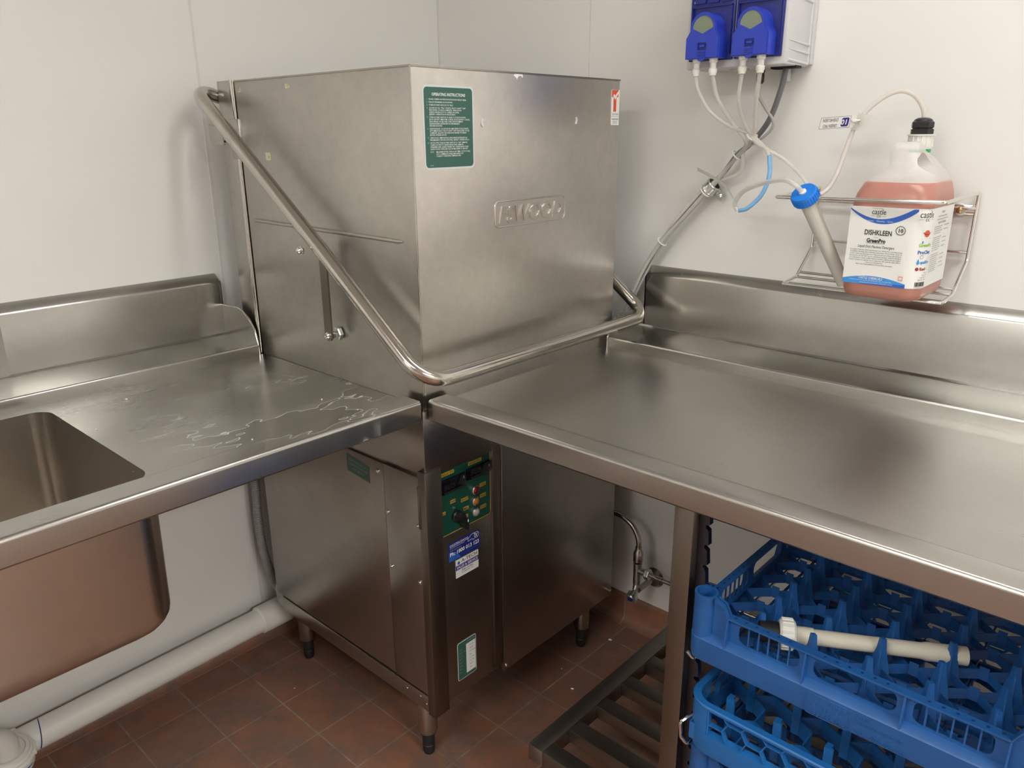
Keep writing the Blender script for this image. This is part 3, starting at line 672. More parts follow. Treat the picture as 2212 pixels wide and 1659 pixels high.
bm = N(); poly(bm, [(0.0, ZT), (0.0, 0.9600), (-0.105, 0.9600), (-0.125, 0.9570), (-0.140, 0.945), (-0.1560, ZS), (-0.1570, ZT)], lambda u, v, w_: Vector((XR0 + w_, u, v)), 0, 0.0025); bmesh.ops.recalc_face_normals(bm, faces=bm.faces)
g = obj('end_guard', bm, ST_SPL, rb)
bm = N(); tube(bm, fillet([(XR0, 0.0, 0.9605), (XR0, -0.115, 0.9605), (XR0, -0.157, ZS), (XR0, -0.1575, ZT)], [0, 0.025, 0.01, 0], 6), 0.0016, 8); obj('weld_bead', bm, ST_TUBE, g)
def post(x, y, name='leg', teeth=False):
    bm = N(); box(bm, x, x + 0.0335, y, y + 0.0335, 0.0, 0.884, 0, 0.0015); l = obj(name, bm, ST_POST, rb)
    if teeth:
        bm = N(); o = [(0.0, 0.30), (0.0, 0.845)]
        zz = 0.845
        o2 = []
        while zz > 0.32:
            o2 += [(0.016, zz), (0.018, zz - 0.024), (0.011, zz - 0.026), (0.011, zz - 0.031)]; zz -= 0.0345
        poly(bm, o + [(0.011, 0.845)] + o2 + [(0.011, 0.30)], lambda u, v, w_: Vector((x + 0.034 + u, y + 0.018 + w_, v)), 0, 0.010); bmesh.ops.recalc_face_normals(bm, faces=bm.faces)
        obj('toothed_strip', bm, ST_RAIL, l, 20)
    return l
post(1.2780, -0.7190, teeth=True); post(1.2780, -0.045, teeth=True); post(1.8450, -0.7190); post(1.8450, -0.045); post(2.60, -0.719); post(2.60, -0.045)
# slatted shelf low under the bench
bm = N(); box(bm, 0.9795, 1.0170, -0.720, -0.030, 0.172, 0.210, 0, 0.0015); sh_ = obj('shelf_rail', bm, ST_SHELF, rb)
bm = N(); box(bm, 1.0170, 2.62, -0.720, -0.684, 0.172, 0.210, 0, 0.0015); obj('shelf_rail', bm, ST_SHELF, rb)
bm = N(); box(bm, 1.0170, 2.62, -0.066, -0.030, 0.172, 0.210, 0, 0.0015); obj('shelf_rail', bm, ST_SHELF, rb)
for k in range(6):
    y = -0.635 + k * 0.0955
    bm = N(); box(bm, 1.0172, 2.62, y, y + 0.037, 0.178, 0.2085, 0, 0.001); obj('shelf_slat', bm, ST_SHELF, rb)
# wire runners the racks slide on
for zc in (0.606, 0.441, 0.321):
    for x in (1.338, 1.808):
        bm = N(); s = -1 if x < 1.5 else 1
        tube(bm, fillet([(x, -0.030, zc), (x, -0.738, zc), (x + s * 0.010, -0.740, zc + 0.010)] + ([(x + s * 0.012, -0.742, zc + 0.040), (x + s * 0.003, -0.720, zc + 0.046)] if zc == 0.441 else []), 0.006, 4), 0.0030, 8)
        obj('rack_runner', bm, CHROME, rb)

# ------------------------------------------------------------------ glass racks
RW = 0.490
def rack_open():
    """rack with slotted walls and ring corners; origin at front left bottom corner"""
    t = thing('glass_rack', '', 'rack', (1.327, -0.745, 0.611), 'glass racks under the right bench')
    L = wl(t)
    zf, zs0, zs1, zn, zc = 0.044, 0.053, 0.0850, 0.0925, 0.114     # fold, slot bottom/top, notch rim, corner rim
    bm = N(); nn_ = 36
    rows = [[bm.verts.new((p[0], p[1], z_)) for p in rrect(d_, RW - d_, d_, RW - d_, r_, 8)] for d_, r_, z_ in ((0.006, 0.016, 0.0), (0.002, 0.019, 0.003), (0.0005, 0.020, 0.010), (0.0, 0.020, zf - 0.003), (0.0015, 0.019, zf - 0.001), (0.0150, 0.007, zf + 0.006), (0.0150, 0.007, zf), (0.0035, 0.018, zf - 0.005), (0.0035, 0.018, 0.008), (0.0085, 0.014, 0.0), (0.006, 0.016, 0.0))]
    for a, b in zip(rows, rows[1:]):
        for k in range(nn_): bm.faces.new((a[k], a[(k + 1) % nn_], b[(k + 1) % nn_], b[k]))
    def side(mp):   # mp(a, w, z): a along the side, w inwards
        pl = lambda u, v, w_: mp(u, -w_, v)
        # lower skirt, thicker
        pl2 = lambda u, v, w_: mp(u, w_, v)
        out = [(0.016, 0.010), (0.030, 0.0), (0.052, 0.0), (0.060, 0.004), (RW - 0.060, 0.004), (RW - 0.052, 0.0), (RW - 0.030, 0.0), (RW - 0.016, 0.010), (RW - 0.004, zf - 0.002), (0.004, zf - 0.002)]
        wall = [(0.034, zf), (RW - 0.034, zf), (RW - 0.034, zc), (RW - 0.040, zc), (RW - 0.054, zc - 0.006), (RW - 0.062, zn), (0.062, zn), (0.054, zc - 0.006), (0.040, zc), (0.034, zc)]
        holes = [rrect(0.078, 0.170, zs0, zs1, 0.010, 4), rrect(0.190, 0.300, zs0, zs1, 0.012, 4), rrect(0.320, 0.412, zs0, zs1, 0.010, 4)]
        poly(bm, wall, pl2, 0.0135, 0.0160, 0, holes)
        for a0 in (0.078, 0.320):
            for k in range(5):
                a = a0 + 0.0153 * (k + 1); box_m(mp, a - 0.0011, a + 0.0011, 0.0135, 0.0158, zs0, zs1)
        # flange with hand rail
        zz = [(0.040, zc), (0.054, zc - 0.006), (0.062, zn), (RW - 0.062, zn), (RW - 0.054, zc - 0.006), (RW - 0.040, zc)]
        for (a, z1), (b, z2) in zip(zz, zz[1:]):
            vs = [mp(a, 0.006, z1), mp(b, 0.006, z2), mp(b, 0.020, z2), mp(a, 0.020, z1)]
            vs = [bm.verts.new(p) for p in vs] + [bm.verts.new(p - Vector((0, 0, 0.003))) for p in vs]
            for q in ((0, 1, 2, 3), (7, 6, 5, 4), (0, 4, 5, 1), (2, 6, 7, 3)): bm.faces.new([vs[i] for i in q])
        for k in range(22):
            a = 0.072 + k * 0.0165
            if k in (6, 7, 14, 15): continue
            cpt = [mp(a + 0.0021 * math.cos(j * PI / 5), 0.013 + 0.0021 * math.sin(j * PI / 5), zn + 0.0004) for j in range(10)]
            f = bm.faces.new([bm.verts.new(p) for p in cpt]); f.material_index = 1
        for a in (0.062, 0.180, 0.310, 0.428):      # webs
            vs = [mp(a + d, y_, z_) for d in (-0.0012, 0.0012) for (y_, z_) in ((0.0075, zn - 0.001), (0.0145, zn - 0.001), (0.0145, zf + 0.004), (0.0005, zf - 0.003))]
            vs = [bm.verts.new(p) for p in vs]
            for q in ((0, 1, 2, 3), (7, 6, 5, 4), (0, 3, 7, 4)): bm.faces.new([vs[i] for i in q])
    def box_m(mp, a0, a1, w0, w1, z0, z1):
        p, q = mp(a0, w0, z0), mp(a1, w1, z1)
        box(bm, min(p.x, q.x), max(p.x, q.x), min(p.y, q.y), max(p.y, q.y), z0, z1)
    side(lambda a, w_, z: Vector((a, w_, z))); side(lambda a, w_, z: Vector((a, RW - w_, z)))
    side(lambda a, w_, z: Vector((w_, a, z))); side(lambda a, w_, z: Vector((RW - w_, a, z)))
    for cx in (0.0190, RW - 0.0190):
        for cy in (0.0190, RW - 0.0190):
            lathe(bm, [(0.0180, 0.012), (0.0175, zc - 0.006), (0.0180, zc - 0.004), (0.0180, zc), (0.0145, zc), (0.0140, zc - 0.030), (0.0002, zc - 0.030)], (cx, cy, 0), (0, 0, 1), 20, 0, False)
    bmesh.ops.recalc_face_normals(bm, faces=[f for f in bm.faces if f.material_index == 0])
    body = obj('rack_body', bm, [RACKB, RACKD], t, 35, True)
    # moulded lettering on the front skirt
    bm = N(); F_ = PY(0.0)
    pts = [(p[0], -0.0004, p[1]) for p in rrect(0.190, 0.250, 0.004, 0.037, 0.004, 3)]
    tube(bm, pts, 0.0005, 6, True)
    text(bm, 'FRIES', 0.0088, 0.218, 0.0280, F_, 0.0002, 0, maxw=0.026, ext=0.0004); text(bm, 'rack', 0.0165, 0.200, 0.0160, F_, 0.0002, 0, maxw=0.042, ext=0.0004)
    text(bm, 'system', 0.0100, 0.200, 0.0065, F_, 0.0002, 0, maxw=0.044, ext=0.0004)
    text(bm, 'FRIES', 0.0070, 0.256, 0.0310, F_, 0.0002, 0, maxw=0.018, ext=0.0004); text(bm, 'Kunststofftechnik', 0.0070, 0.256, 0.0230, F_, 0.0002, 0, maxw=0.062, ext=0.0004)
    text(bm, 'www.fries-kt.com', 0.0075, 0.256, 0.0070, F_, 0.0002, 0, maxw=0.070, ext=0.0004)
    obj('moulded_lettering', bm, RACKB, body, 35, True)
    # cell grid
    bm = N(); px, py = 0.0777, 0.0560; x0, y0 = 0.0150, 0.0580
    def blade(a, b, z0, z1, th=0.0012):
        d = Vector((b[0] - a[0], b[1] - a[1])); n = Vector((-d.y, d.x)).normalized() * th
        v = [bm.verts.new((p[0] + n.x * s, p[1] + n.y * s, z_)) for p in (a, b) for s in (1, -1) for z_ in (z0, z1)]
        for q in ((0, 1, 3, 2), (4, 6, 7, 5), (0, 4, 5, 1), (2, 3, 7, 6), (1, 5, 7, 3), (0, 2, 6, 4)): bm.faces.new([v[i] for i in q])
    cl = lambda p: (min(max(p[0], 0.016), RW - 0.016), min(max(p[1], 0.016), RW - 0.016))
    for i in range(-1, 7):
        for j in range(-1, 9):
            X, Y = x0 + i * px, y0 + j * py
            if not (-0.02 < X < RW + 0.02): continue
            a = (X, Y); b = (X + px * 0.42, Y + py * 0.5); c = (X + px * 0.58, Y + py * 0.5); d = (X + px, Y); e = (X + px, Y + py)
            for p, q, zt_ in ((a, b, 0.046), (b, c, 0.051), (c, e, 0.046), (b, (X, Y + py), 0.044), (c, d, 0.044)):
                p, q = cl(p), cl(q)
                if abs(p[0] - q[0]) + abs(p[1] - q[1]) > 0.012: blade(p, q, 0.030, zt_, 0.0008)
    for k in range(9):
        a = 0.045 + k * 0.05
        blade((0.012, a), (RW - 0.012, a), 0.006, 0.012, 0.0010)
        if k % 2 == 0: blade((a, 0.012), (a, RW - 0.012), 0.006, 0.012, 0.0010)
    bmesh.ops.recalc_face_normals(bm, faces=bm.faces)
    obj('cell_grid', bm, RACKB, t, 35, True)
    bm = N()
    rings = []
    for r_, z_ in ((0.013, 0.024), (0.0105, 0.045), (0.0055, 0.072), (0.0040, 0.0895)):
        rings.append([bm.verts.new((r_ * math.cos(k * PI / 3) * (1.25 if k % 3 == 0 else 0.62), r_ * math.sin(k * PI / 3) * 0.8, z_)) for k in range(6)])
    for a, b in zip(rings, rings[1:]):
        for k in range(6): bm.faces.new((a[k], a[(k + 1) % 6], b[(k + 1) % 6], b[k]))
    bm.faces.new(rings[-1])
    for s in (1, -1):
        vs = [bm.verts.new(p) for p in ((0.001, s * 0.002, 0.078), (0.0035, s * 0.012, 0.046), (0.002, s * 0.0122, 0.046), (-0.001, s * 0.002, 0.078))]; bm.faces.new(vs)
    peg = obj('divider_peg', bm, RACKB, t, 25, True)
    first = True
    for i in range(0, 7):
        for j in range(0, 9):
            X, Y = x0 + i * px, y0 + j * py
            if not (0.03 < X < RW - 0.03 and 0.03 < Y < RW - 0.03): continue
            if first: peg.location = (X, Y, 0); first = False
            else: p2 = peg.copy(); C.objects.link(p2); p2.parent = t; p2.location = (X, Y, 0)
    return t
r1 = rack_open()
r1['label'] = 'blue glass rack with slotted sides, topmost under the right bench, holding a pipe'
dup(r1, (1.335, -0.735, 0.326), 'blue glass rack with slotted sides, lowest of the racks and mostly out of view')

def rack_hex():
    t = thing('glass_rack', 'bright blue rack with honeycomb sides and rounded rim, second from top', 'rack', (1.331, -0.747, 0.446), 'glass racks under the right bench')
    H = 0.0925; bm = N(); R = 0.042
    o = rrect(0, RW, 0, RW, R, 8); n = len(o)
    def off(d): return rrect(d, RW - d, d, RW - d, R - d, 8)
    def band(rs):
        rows = [[bm.verts.new((p[0], p[1], z_)) for p in off(d)] for d, z_ in rs]
        for a, b in zip(rows, rows[1:]):
            for k in range(n): bm.faces.new((a[k], a[(k + 1) % n], b[(k + 1) % n], b[k]))
    # rim, lower skirt
    band([(0.0125, H - 0.007), (0.001, H - 0.007), (0.0, H - 0.005), (0.0, H - 0.002), (0.002, H), (0.0125, H), (0.0125, H - 0.007)])
    band([(0.004, 0.0), (0.001, 0.010), (0.001, 0.0400), (0.0035, 0.0400), (0.012, 0.0435), (0.012, 0.0400), (0.0045, 0.037), (0.0045, 0.010), (0.008, 0.0), (0.004, 0.0)])
    # solid corners
    for q in range(4):
        cs = off(0.0015)
        idx = [(q * 9 + k) % n for k in range(9)]
        ci = off(0.0050)
        pts = [cs[i] for i in idx]; pin = [ci[i] for i in idx]
        va = [[bm.verts.new((p[0], p[1], z_)) for p in pts] for z_ in (0.038, H - 0.005)]
        vb = [[bm.verts.new((p[0], p[1], z_)) for p in pin] for z_ in (0.038, H - 0.005)]
        for k in range(8):
            bm.faces.new((va[0][k], va[0][k + 1], va[1][k + 1], va[1][k])); bm.faces.new((vb[0][k + 1], vb[0][k], vb[1][k], vb[1][k + 1]))
        for k in (0, 8): bm.faces.new((va[0][k], va[1][k], vb[1][k], vb[0][k]))
    # honeycomb struts on each side: short fins about 9 mm deep
    def strut(mp, a, b, th=0.0012):
        d = Vector((b[0] - a[0], b[1] - a[1])); nn = Vector((-d.y, d.x)).normalized() * th
        v = [bm.verts.new(mp(p[0] + nn.x * s, w_, p[1] + nn.y * s)) for p in (a, b) for s in (1, -1) for w_ in (0.0025, 0.0115)]
        for q in ((0, 1, 3, 2), (4, 6, 7, 5), (0, 4, 5, 1), (2, 3, 7, 6), (1, 5, 7, 3), (0, 2, 6, 4)): bm.faces.new([v[i] for i in q])
    def sidehex(mp):
        box2(mp, 0.0425, 0.045, 0.038, H - 0.005)
        for k in range(-1, 8):
            o_ = 0.0762 + 0.0628 * k
            nodes = {'a': (0, .0765), 'b': (.0216, .0765), 'c': (.0314, .0590), 'd': (.0534, .0590), 'e': (.0628, .0765), 'f': (-.0095, .0875), 'g': (.0301, .0875), 'h': (.0234, .0415), 'i': (.0624, .0415)}
            for p_, q_ in ('ab', 'bc', 'cd', 'de', 'af', 'bg', 'ch', 'di'):
                A2, B2 = nodes[p_], nodes[q_]; a1, a2 = o_ + A2[0], o_ + B2[0]
                if min(a1, a2) < 0.040 or max(a1, a2) > RW - 0.040: continue
                strut(mp, (a1, A2[1]), (a2, B2[1]), 0.0009)
        box2(mp, RW - 0.045, RW - 0.0425, 0.038, H - 0.005)
    def box2(mp, a0, a1, z0, z1):
        p, q = mp(a0, 0.0015, z0), mp(a1, 0.0115, z1)
        box(bm, min(p.x, q.x), max(p.x, q.x), min(p.y, q.y), max(p.y, q.y), z0, z1)
    sidehex(lambda a, w_, z: Vector((a, w_, z))); sidehex(lambda a, w_, z: Vector((a, RW - w_, z)))
    sidehex(lambda a, w_, z: Vector((w_, a, z))); sidehex(lambda a, w_, z: Vector((RW - w_, a, z)))
    bmesh.ops.recalc_face_normals(bm, faces=bm.faces)
    obj('rack_body', bm, RACKB2, t, 35, True)
    bm = N()
    def blade(a, b, z0, z1, th=0.0013):
        d = Vector((b[0] - a[0], b[1] - a[1])); nn = Vector((-d.y, d.x)).normalized() * th
        v = [bm.verts.new((p[0] + nn.x * s, p[1] + nn.y * s, z_)) for p in (a, b) for s in (1, -1) for z_ in (z0, z1)]
        for q in ((0, 1, 3, 2), (4, 6, 7, 5), (0, 4, 5, 1), (2, 3, 7, 6), (1, 5, 7, 3), (0, 2, 6, 4)): bm.faces.new([v[i] for i in q])
    px = 0.078
    cl = lambda v: min(max(v, 0.010), RW - 0.010)
    for i in range(-1, 7):
        for j in range(-1, 7):
            X, Y = 0.056 + i * px, 0.056 + j * px
            for p, q in (((X, Y), (X + px * 0.4, Y + px * 0.28)), ((X + px * 0.4, Y + px * 0.28), (X + px, Y)), ((X + px * 0.4, Y + px * 0.28), (X + px * 0.4, Y + px * 0.75)), ((X + px * 0.4, Y + px * 0.75), (X, Y + px))):
                p, q = (cl(p[0]), cl(p[1])), (cl(q[0]), cl(q[1]))
                if abs(p[0] - q[0]) + abs(p[1] - q[1]) > 0.012: blade(p, q, 0.012, 0.042)
    bmesh.ops.recalc_face_normals(bm, faces=bm.faces); obj('cell_grid', bm, RACKB2, t, 35, True)
    bm = N(); poly(bm, [(-0.0065, -0.0065), (0.0065, -0.0065), (0.0065, -0.002), (0.0025, -0.002), (0.0025, 0.0065), (-0.0065, 0.0065)], lambda u, v, w_: Vector((u, v, w_)), 0.012, 0.085); bmesh.ops.recalc_face_normals(bm, faces=bm.faces)
    peg = obj('divider_peg', bm, RACKB2, t, 25, True); first = True
    for i in range(0, 6):
        for j in range(0, 6):
            X, Y = 0.056 + i * px, 0.056 + j * px
            if X > RW - 0.02 or Y > RW - 0.02: continue
            if first: peg.location = (X, Y, 0); first = False
            else: p2 = peg.copy(); C.objects.link(p2); p2.parent = t; p2.location = (X, Y, 0)
    return t
rack_hex()

# white overflow pipe lying in the top rack
t = thing('overflow_pipe', 'cream plastic overflow pipe with white nut lying in the top blue rack', 'pipe', (1.56, -0.62, 0.66))
zp = 0.6745
def P3(a): return Vector((1.445, -0.6820, zp)).lerp(Vector((1.668, -0.5560, zp)), a)
d = (P3(1) - P3(0)).normalized()
bm = N()
def lat(bm, prof, mi=0): lathe(bm, prof, P3(0), d, 24, mi)
Lp = (P3(1) - P3(0)).length
lat(bm, [(0.0105, 0.045), (0.0118, 0.046), (0.0118, 0.195), (0.0135, 0.203), (0.0135, Lp), (0.0120, Lp), (0.0115, Lp - 0.01)]); obj('pipe_body', bm, CREAMP, t)
bm = N(); lat(bm, [(0.0125, 0.022), (0.0135, 0.0225), (0.0135, 0.048), (0.012, 0.050)]); obj('pipe_socket', bm, CREAMP, t)
bm = N(); prof = [(0.0195, 0.0), (0.0225, 0.003), (0.0225, 0.020), (0.0195, 0.023), (0.013, 0.0235)]; lat(bm, prof)
u_, v_ = frame(d)
for k in range(18):
    a = 2 * PI * k / 18; c = P3(0) + d * 0.0115 + (u_ * math.cos(a) + v_ * math.sin(a)) * 0.0225
    tube(bm, [c - d * 0.008, c + d * 0.008], 0.0016, 6)
obj('pipe_nut', bm, WHITEP, t)
bm = N(); lat(bm, [(0.012, -0.030), (0.016, -0.028), (0.016, -0.001), (0.010, 0.0)]); obj('rubber_bung', bm, BLACKR, t)

# ------------------------------------------------------------------ waste pipe under the sink
t = thing('waste_pipe', 'white plastic waste pipe running low along the left wall to the dishwasher', 'pipe', (0.04, -1.1, 0.10))
bm = N(); tube(bm, [(0.040, -2.2, 0.070), (0.040, -0.70, 0.100)], 0.0335, 28); pb = obj('pipe_run', bm, WHITEP, t)
bm = N(); tube(bm, [(0.040, -0.79, 0.0985), (0.040, -0.785, 0.0985), (0.040, -0.70, 0.1)], [0.0336, 0.0385, 0.0385], 28); obj('pipe_coupling', bm, WHITEP, t)
bm = N(); tube(bm, [(0.040, -0.70, 0.100), (0.040, -0.45, 0.104)], 0.030, 24); obj('pipe_run', bm, WHITEP, t)
bm = N(); tube(bm, [(0.040, -1.4, 0.0860), (0.040, -1.385, 0.0863)], 0.0385, 28)
tube(bm, [(0.040, -2.2, 0.070), (0.040, -1.385, 0.0863)], 0.0380, 28); obj('pipe_coupling', bm, WHITEP, t)
bm = N(); a0, a1 = -0.5, 1.9
arc = [(0.040 + 0.0340 * math.cos(a), -1.352 + 0.006 * a, 0.0866 + 0.0340 * math.sin(a)) for a in [a0 + (a1 - a0) * k / 12 for k in range(13)]]
tube(bm, arc, 0.0012, 6); obj('pen_mark', bm, NAVY, pb)
t = thing('sink_trap', 'white plastic waste trap elbow with ribbed nut under the sink', 'trap', (0.10, -1.42, 0.12))
TC = Vector((0.100, -1.424, 0.0)); bm = N(); tube(bm, spline([(0.040, -1.412, 0.075), (0.075, -1.412, 0.078), (0.100, -1.412, 0.095), (0.104, -1.412, 0.122)], 6), 0.038, 24); obj('tee_branch', bm, WHITEP, t)
ax = Vector((0.22, 0.0, 0.97)).normalized(); b0 = TC + Vector((0, 0, 0.112))
bm = N(); lathe(bm, [(0.040, -0.006), (0.051, 0), (0.054, 0.003), (0.054, 0.007), (0.049, 0.009), (0.048, 0.016), (0.045, 0.0175), (0.043, 0.024), (0.037, 0.025), (0.036, 0.018), (0.028, 0.018)], b0, ax, 44)
u_, v_ = frame(ax)
for k in range(12):
    a = 2 * PI * k / 12; c = b0 + ax * 0.005 + (u_ * math.cos(a) + v_ * math.sin(a)) * 0.054
    tube(bm, [c - ax * 0.003, c + ax * 0.003], 0.003, 6)
obj('ribbed_nut', bm, WHITEP, t)
bm = N(); tube(bm, [b0 - ax * 0.014 + (u_ * math.cos(2 * PI * k / 32) + v_ * math.sin(2 * PI * k / 32)) * 0.0485 for k in range(32)], 0.0016, 6, True); obj('pen_mark', bm, BLUEI, t)
bm = N(); tube(bm, fillet([b0 + ax * 0.01, b0 + ax * 0.062, (0.116, -1.60, 0.180), (0.120, -1.74, 0.200)], 0.034, 10), 0.0265, 24); obj('elbow', bm, WHITEP, t)
bm = N(); lathe(bm, [(0.030, 0), (0.033, 0.003), (0.033, 0.034), (0.030, 0.037)], (0.1150, -1.464, 0.1765), (0, -1, 0.03), 32)
for k in range(12):
    a = 2 * PI * k / 12; tube(bm, [(0.115 + 0.033 * math.cos(a), -1.470, 0.1768 + 0.033 * math.sin(a)), (0.115 + 0.033 * math.cos(a), -1.496, 0.1775 + 0.033 * math.sin(a))], 0.0024, 6)
obj('ribbed_nut', bm, WHITEP, t)
bm = N(); tube(bm, spline([(0.120, -1.74, 0.200), (0.20, -1.82, 0.24), (0.36, -1.82, 0.32), (0.42, -1.66, 0.46), (0.42, -1.62, 0.600)], 8), 0.024, 20); obj('trap_tail', bm, WHITEP, t)

# grey corrugated drain hose behind the dishwasher
hp = spline([(0.060, -0.742, 0.870), (0.030, -0.742, 0.62), (0.030, -0.745, 0.50), (0.030, -0.748, 0.36), (0.035, -0.738, 0.25), (0.055, -0.715, 0.165), (0.075, -0.66, 0.125), (0.045, -0.58, 0.105)], 44)
bm = N(); tube(bm, hp, [0.0112 + (0.0013 if k % 2 else -0.0005) for k in range(len(hp))], 14)
tag(obj('drain_hose', bm, HOSEG), 'grey corrugated drain hose hanging down the left wall behind the dishwasher', 'hose')

# ------------------------------------------------------------------ water valve on the right wall
t = thing('stop_valve', 'chrome angle stop valve with blue marked knob on the right wall', 'valve', (0.81, YW, 0.18))
bm = N(); lathe(bm, [(0.0300, 0), (0.0300, 0.003), (0.022, 0.012), (0.014, 0.013)], (0.808, YW, 0.1780), (0, -1, 0), 28); obj('wall_flange', bm, NICKEL, t)
bm = N(); lathe(bm, [(0.0085, 0), (0.0085, 0.085)], (0.808, YW, 0.1780), (0, -1, 0), 16)
tube(bm, [(0.808, -0.060, 0.178), (0.800, -0.060, 0.175)], 0.010, 12); obj('inlet_stub', bm, NICKEL, t)
bm = N(); lathe(bm, [(0.0115, 0.0), (0.0115, 0.060)], (0.803, -0.060, 0.196), (0, 0, 1), 18); lathe(bm, [(0.0125, 0.060), (0.0125, 0.066)], (0.803, -0.060, 0.196), (0, 0, 1), 12)
tube(bm, [(0.803, -0.060, 0.238), (0.838, -0.060, 0.238)], 0.0105, 14); tube(bm, [(0.803, -0.06, 0.20), (0.803, -0.068, 0.180)], 0.008, 12); obj('valve_body', bm, ZINC, t)
bm = N(); lathe(bm, [(0.0150, 0), (0.0160, 0.002), (0.0160, 0.012), (0.0150, 0.014)], (0.829, -0.060, 0.238), (1, 0, 0), 6); obj('hex_nut', bm, ZINC, t, 20)
bm = N(); kb = Vector((0.806, -0.070, 0.176)); ka = Vector((0.05, -0.72, -0.30)).normalized()
lathe(bm, [(0.008, 0), (0.011, 0.006), (0.013, 0.012), (0.013, 0.026), (0.0105, 0.029)], kb, ka, 20)
u_, v_ = frame(ka)
for k in range(4):
    a = PI / 4 + k * PI / 2; c = kb + ka * 0.019 + (u_ * math.cos(a) + v_ * math.sin(a)) * 0.0125; tube(bm, [c - ka * 0.009, c + ka * 0.009], 0.0045, 8)
kn = obj('valve_knob', bm, ZINC, t)
bm = N(); lathe(bm, [(0.0075, 0.029), (0.0070, 0.0305)], kb, ka, 16); obj('blue_marker', bm, NAVY, kn)
bm = N(); lathe(bm, [(0.009, 0.0), (0.0135, 0.003), (0.0135, 0.030), (0.0095, 0.036), (0.0085, 0.048)], (0.803, -0.060, 0.264), (0, 0, 1), 16); obj('hose_ferrule', bm, NICKEL, t)
bm = N(); tube(bm, spline([(0.803, -0.060, 0.300), (0.800, -0.058, 0.330), (0.780, -0.056, 0.362), (0.745, -0.055, 0.380), (0.710, -0.055, 0.382), (0.66, -0.06, 0.380)], 8), 0.0072, 14)
tag(obj('braided_hose', bm, NICKEL), 'dark braided water hose arching from the stop valve into the dishwasher', 'hose')
bm = N(); tube(bm, [(0.843, -0.060, 0.238), (0.875, -0.058, 0.236), (1.30, -0.025, 0.225)], [0.0060, 0.0060, 0.0060], 12)
lathe(bm, [(0.0075, 0), (0.0075, 0.02)], (0.862, -0.059, 0.2365), (1, 0, 0), 12)
tag(obj('water_pipe', bm, NICKEL), 'thin metal water pipe leading right from the stop valve along the wall', 'pipe')

# ------------------------------------------------------------------ detergent dispenser
t = thing('detergent_dispenser', 'blue twin-pump detergent dispenser with grey casing high on the right wall', 'dispenser', (1.0, YW, 1.515))
BX0, BX1, BYF, BZ0, BZ1 = 0.8870, 1.1080, -0.100, 1.515, 1.76
bm = N(); box(bm, BX0, BX1, BYF, YW - 0.012, BZ0, BZ1, 0, 0.004); box(bm, BX0 + 0.004, BX1 + 0.005, YW - 0.014, YW, BZ0 + 0.004, BZ1 - 0.004, 0, 0.003)
S_ = PX(BX1)
for zz in (1.6360, 1.5560, 1.5400): 
    tube(bm, [(BX1, -0.088, zz + 0.004), (BX1, 0.000, zz), (BX1, 0.008, zz)], [0.0008, 0.0032, 0.0032], 8)
tube(bm, [(BX1, 0.006, 1.52), (BX1, 0.006, 1.70)], 0.0028, 8); tube(bm, [(BX1, -0.090, 1.5240), (BX1, 0.006, 1.5200)], 0.003, 8)
lathe(bm, [(0.020, 0), (0.020, 0.004)], (0.985, -0.045, BZ0), (0, 0, -1), 24)
box(bm, 1.052, 1.070, 0.004, 0.020, BZ0 - 0.026, BZ0, 0, 0.001)
case = obj('casing', bm, PBODY, t)
bm = N(); lathe(bm, [(0.014, 0), (0.014, 0.004)], (1.066, -0.030, BZ0), (0, 0, -1), 20); box(bm, 1.053, 1.108, -0.045, -0.018, BZ0 - 0.004, BZ0 + 0.001, 0, 0.001); obj('cable_entry', bm, BLACKR, case)
bm = N(); lathe(bm, [(0.0085, 0), (0.0085, 0.010), (0.0070, 0.012), (0.0080, 0.014), (0.0080, 0.028), (0.006, 0.032)], (1.0400, -0.060, BZ0), (0, 0, -1), 12); obj('cable_gland', bm, BLACKR, case)
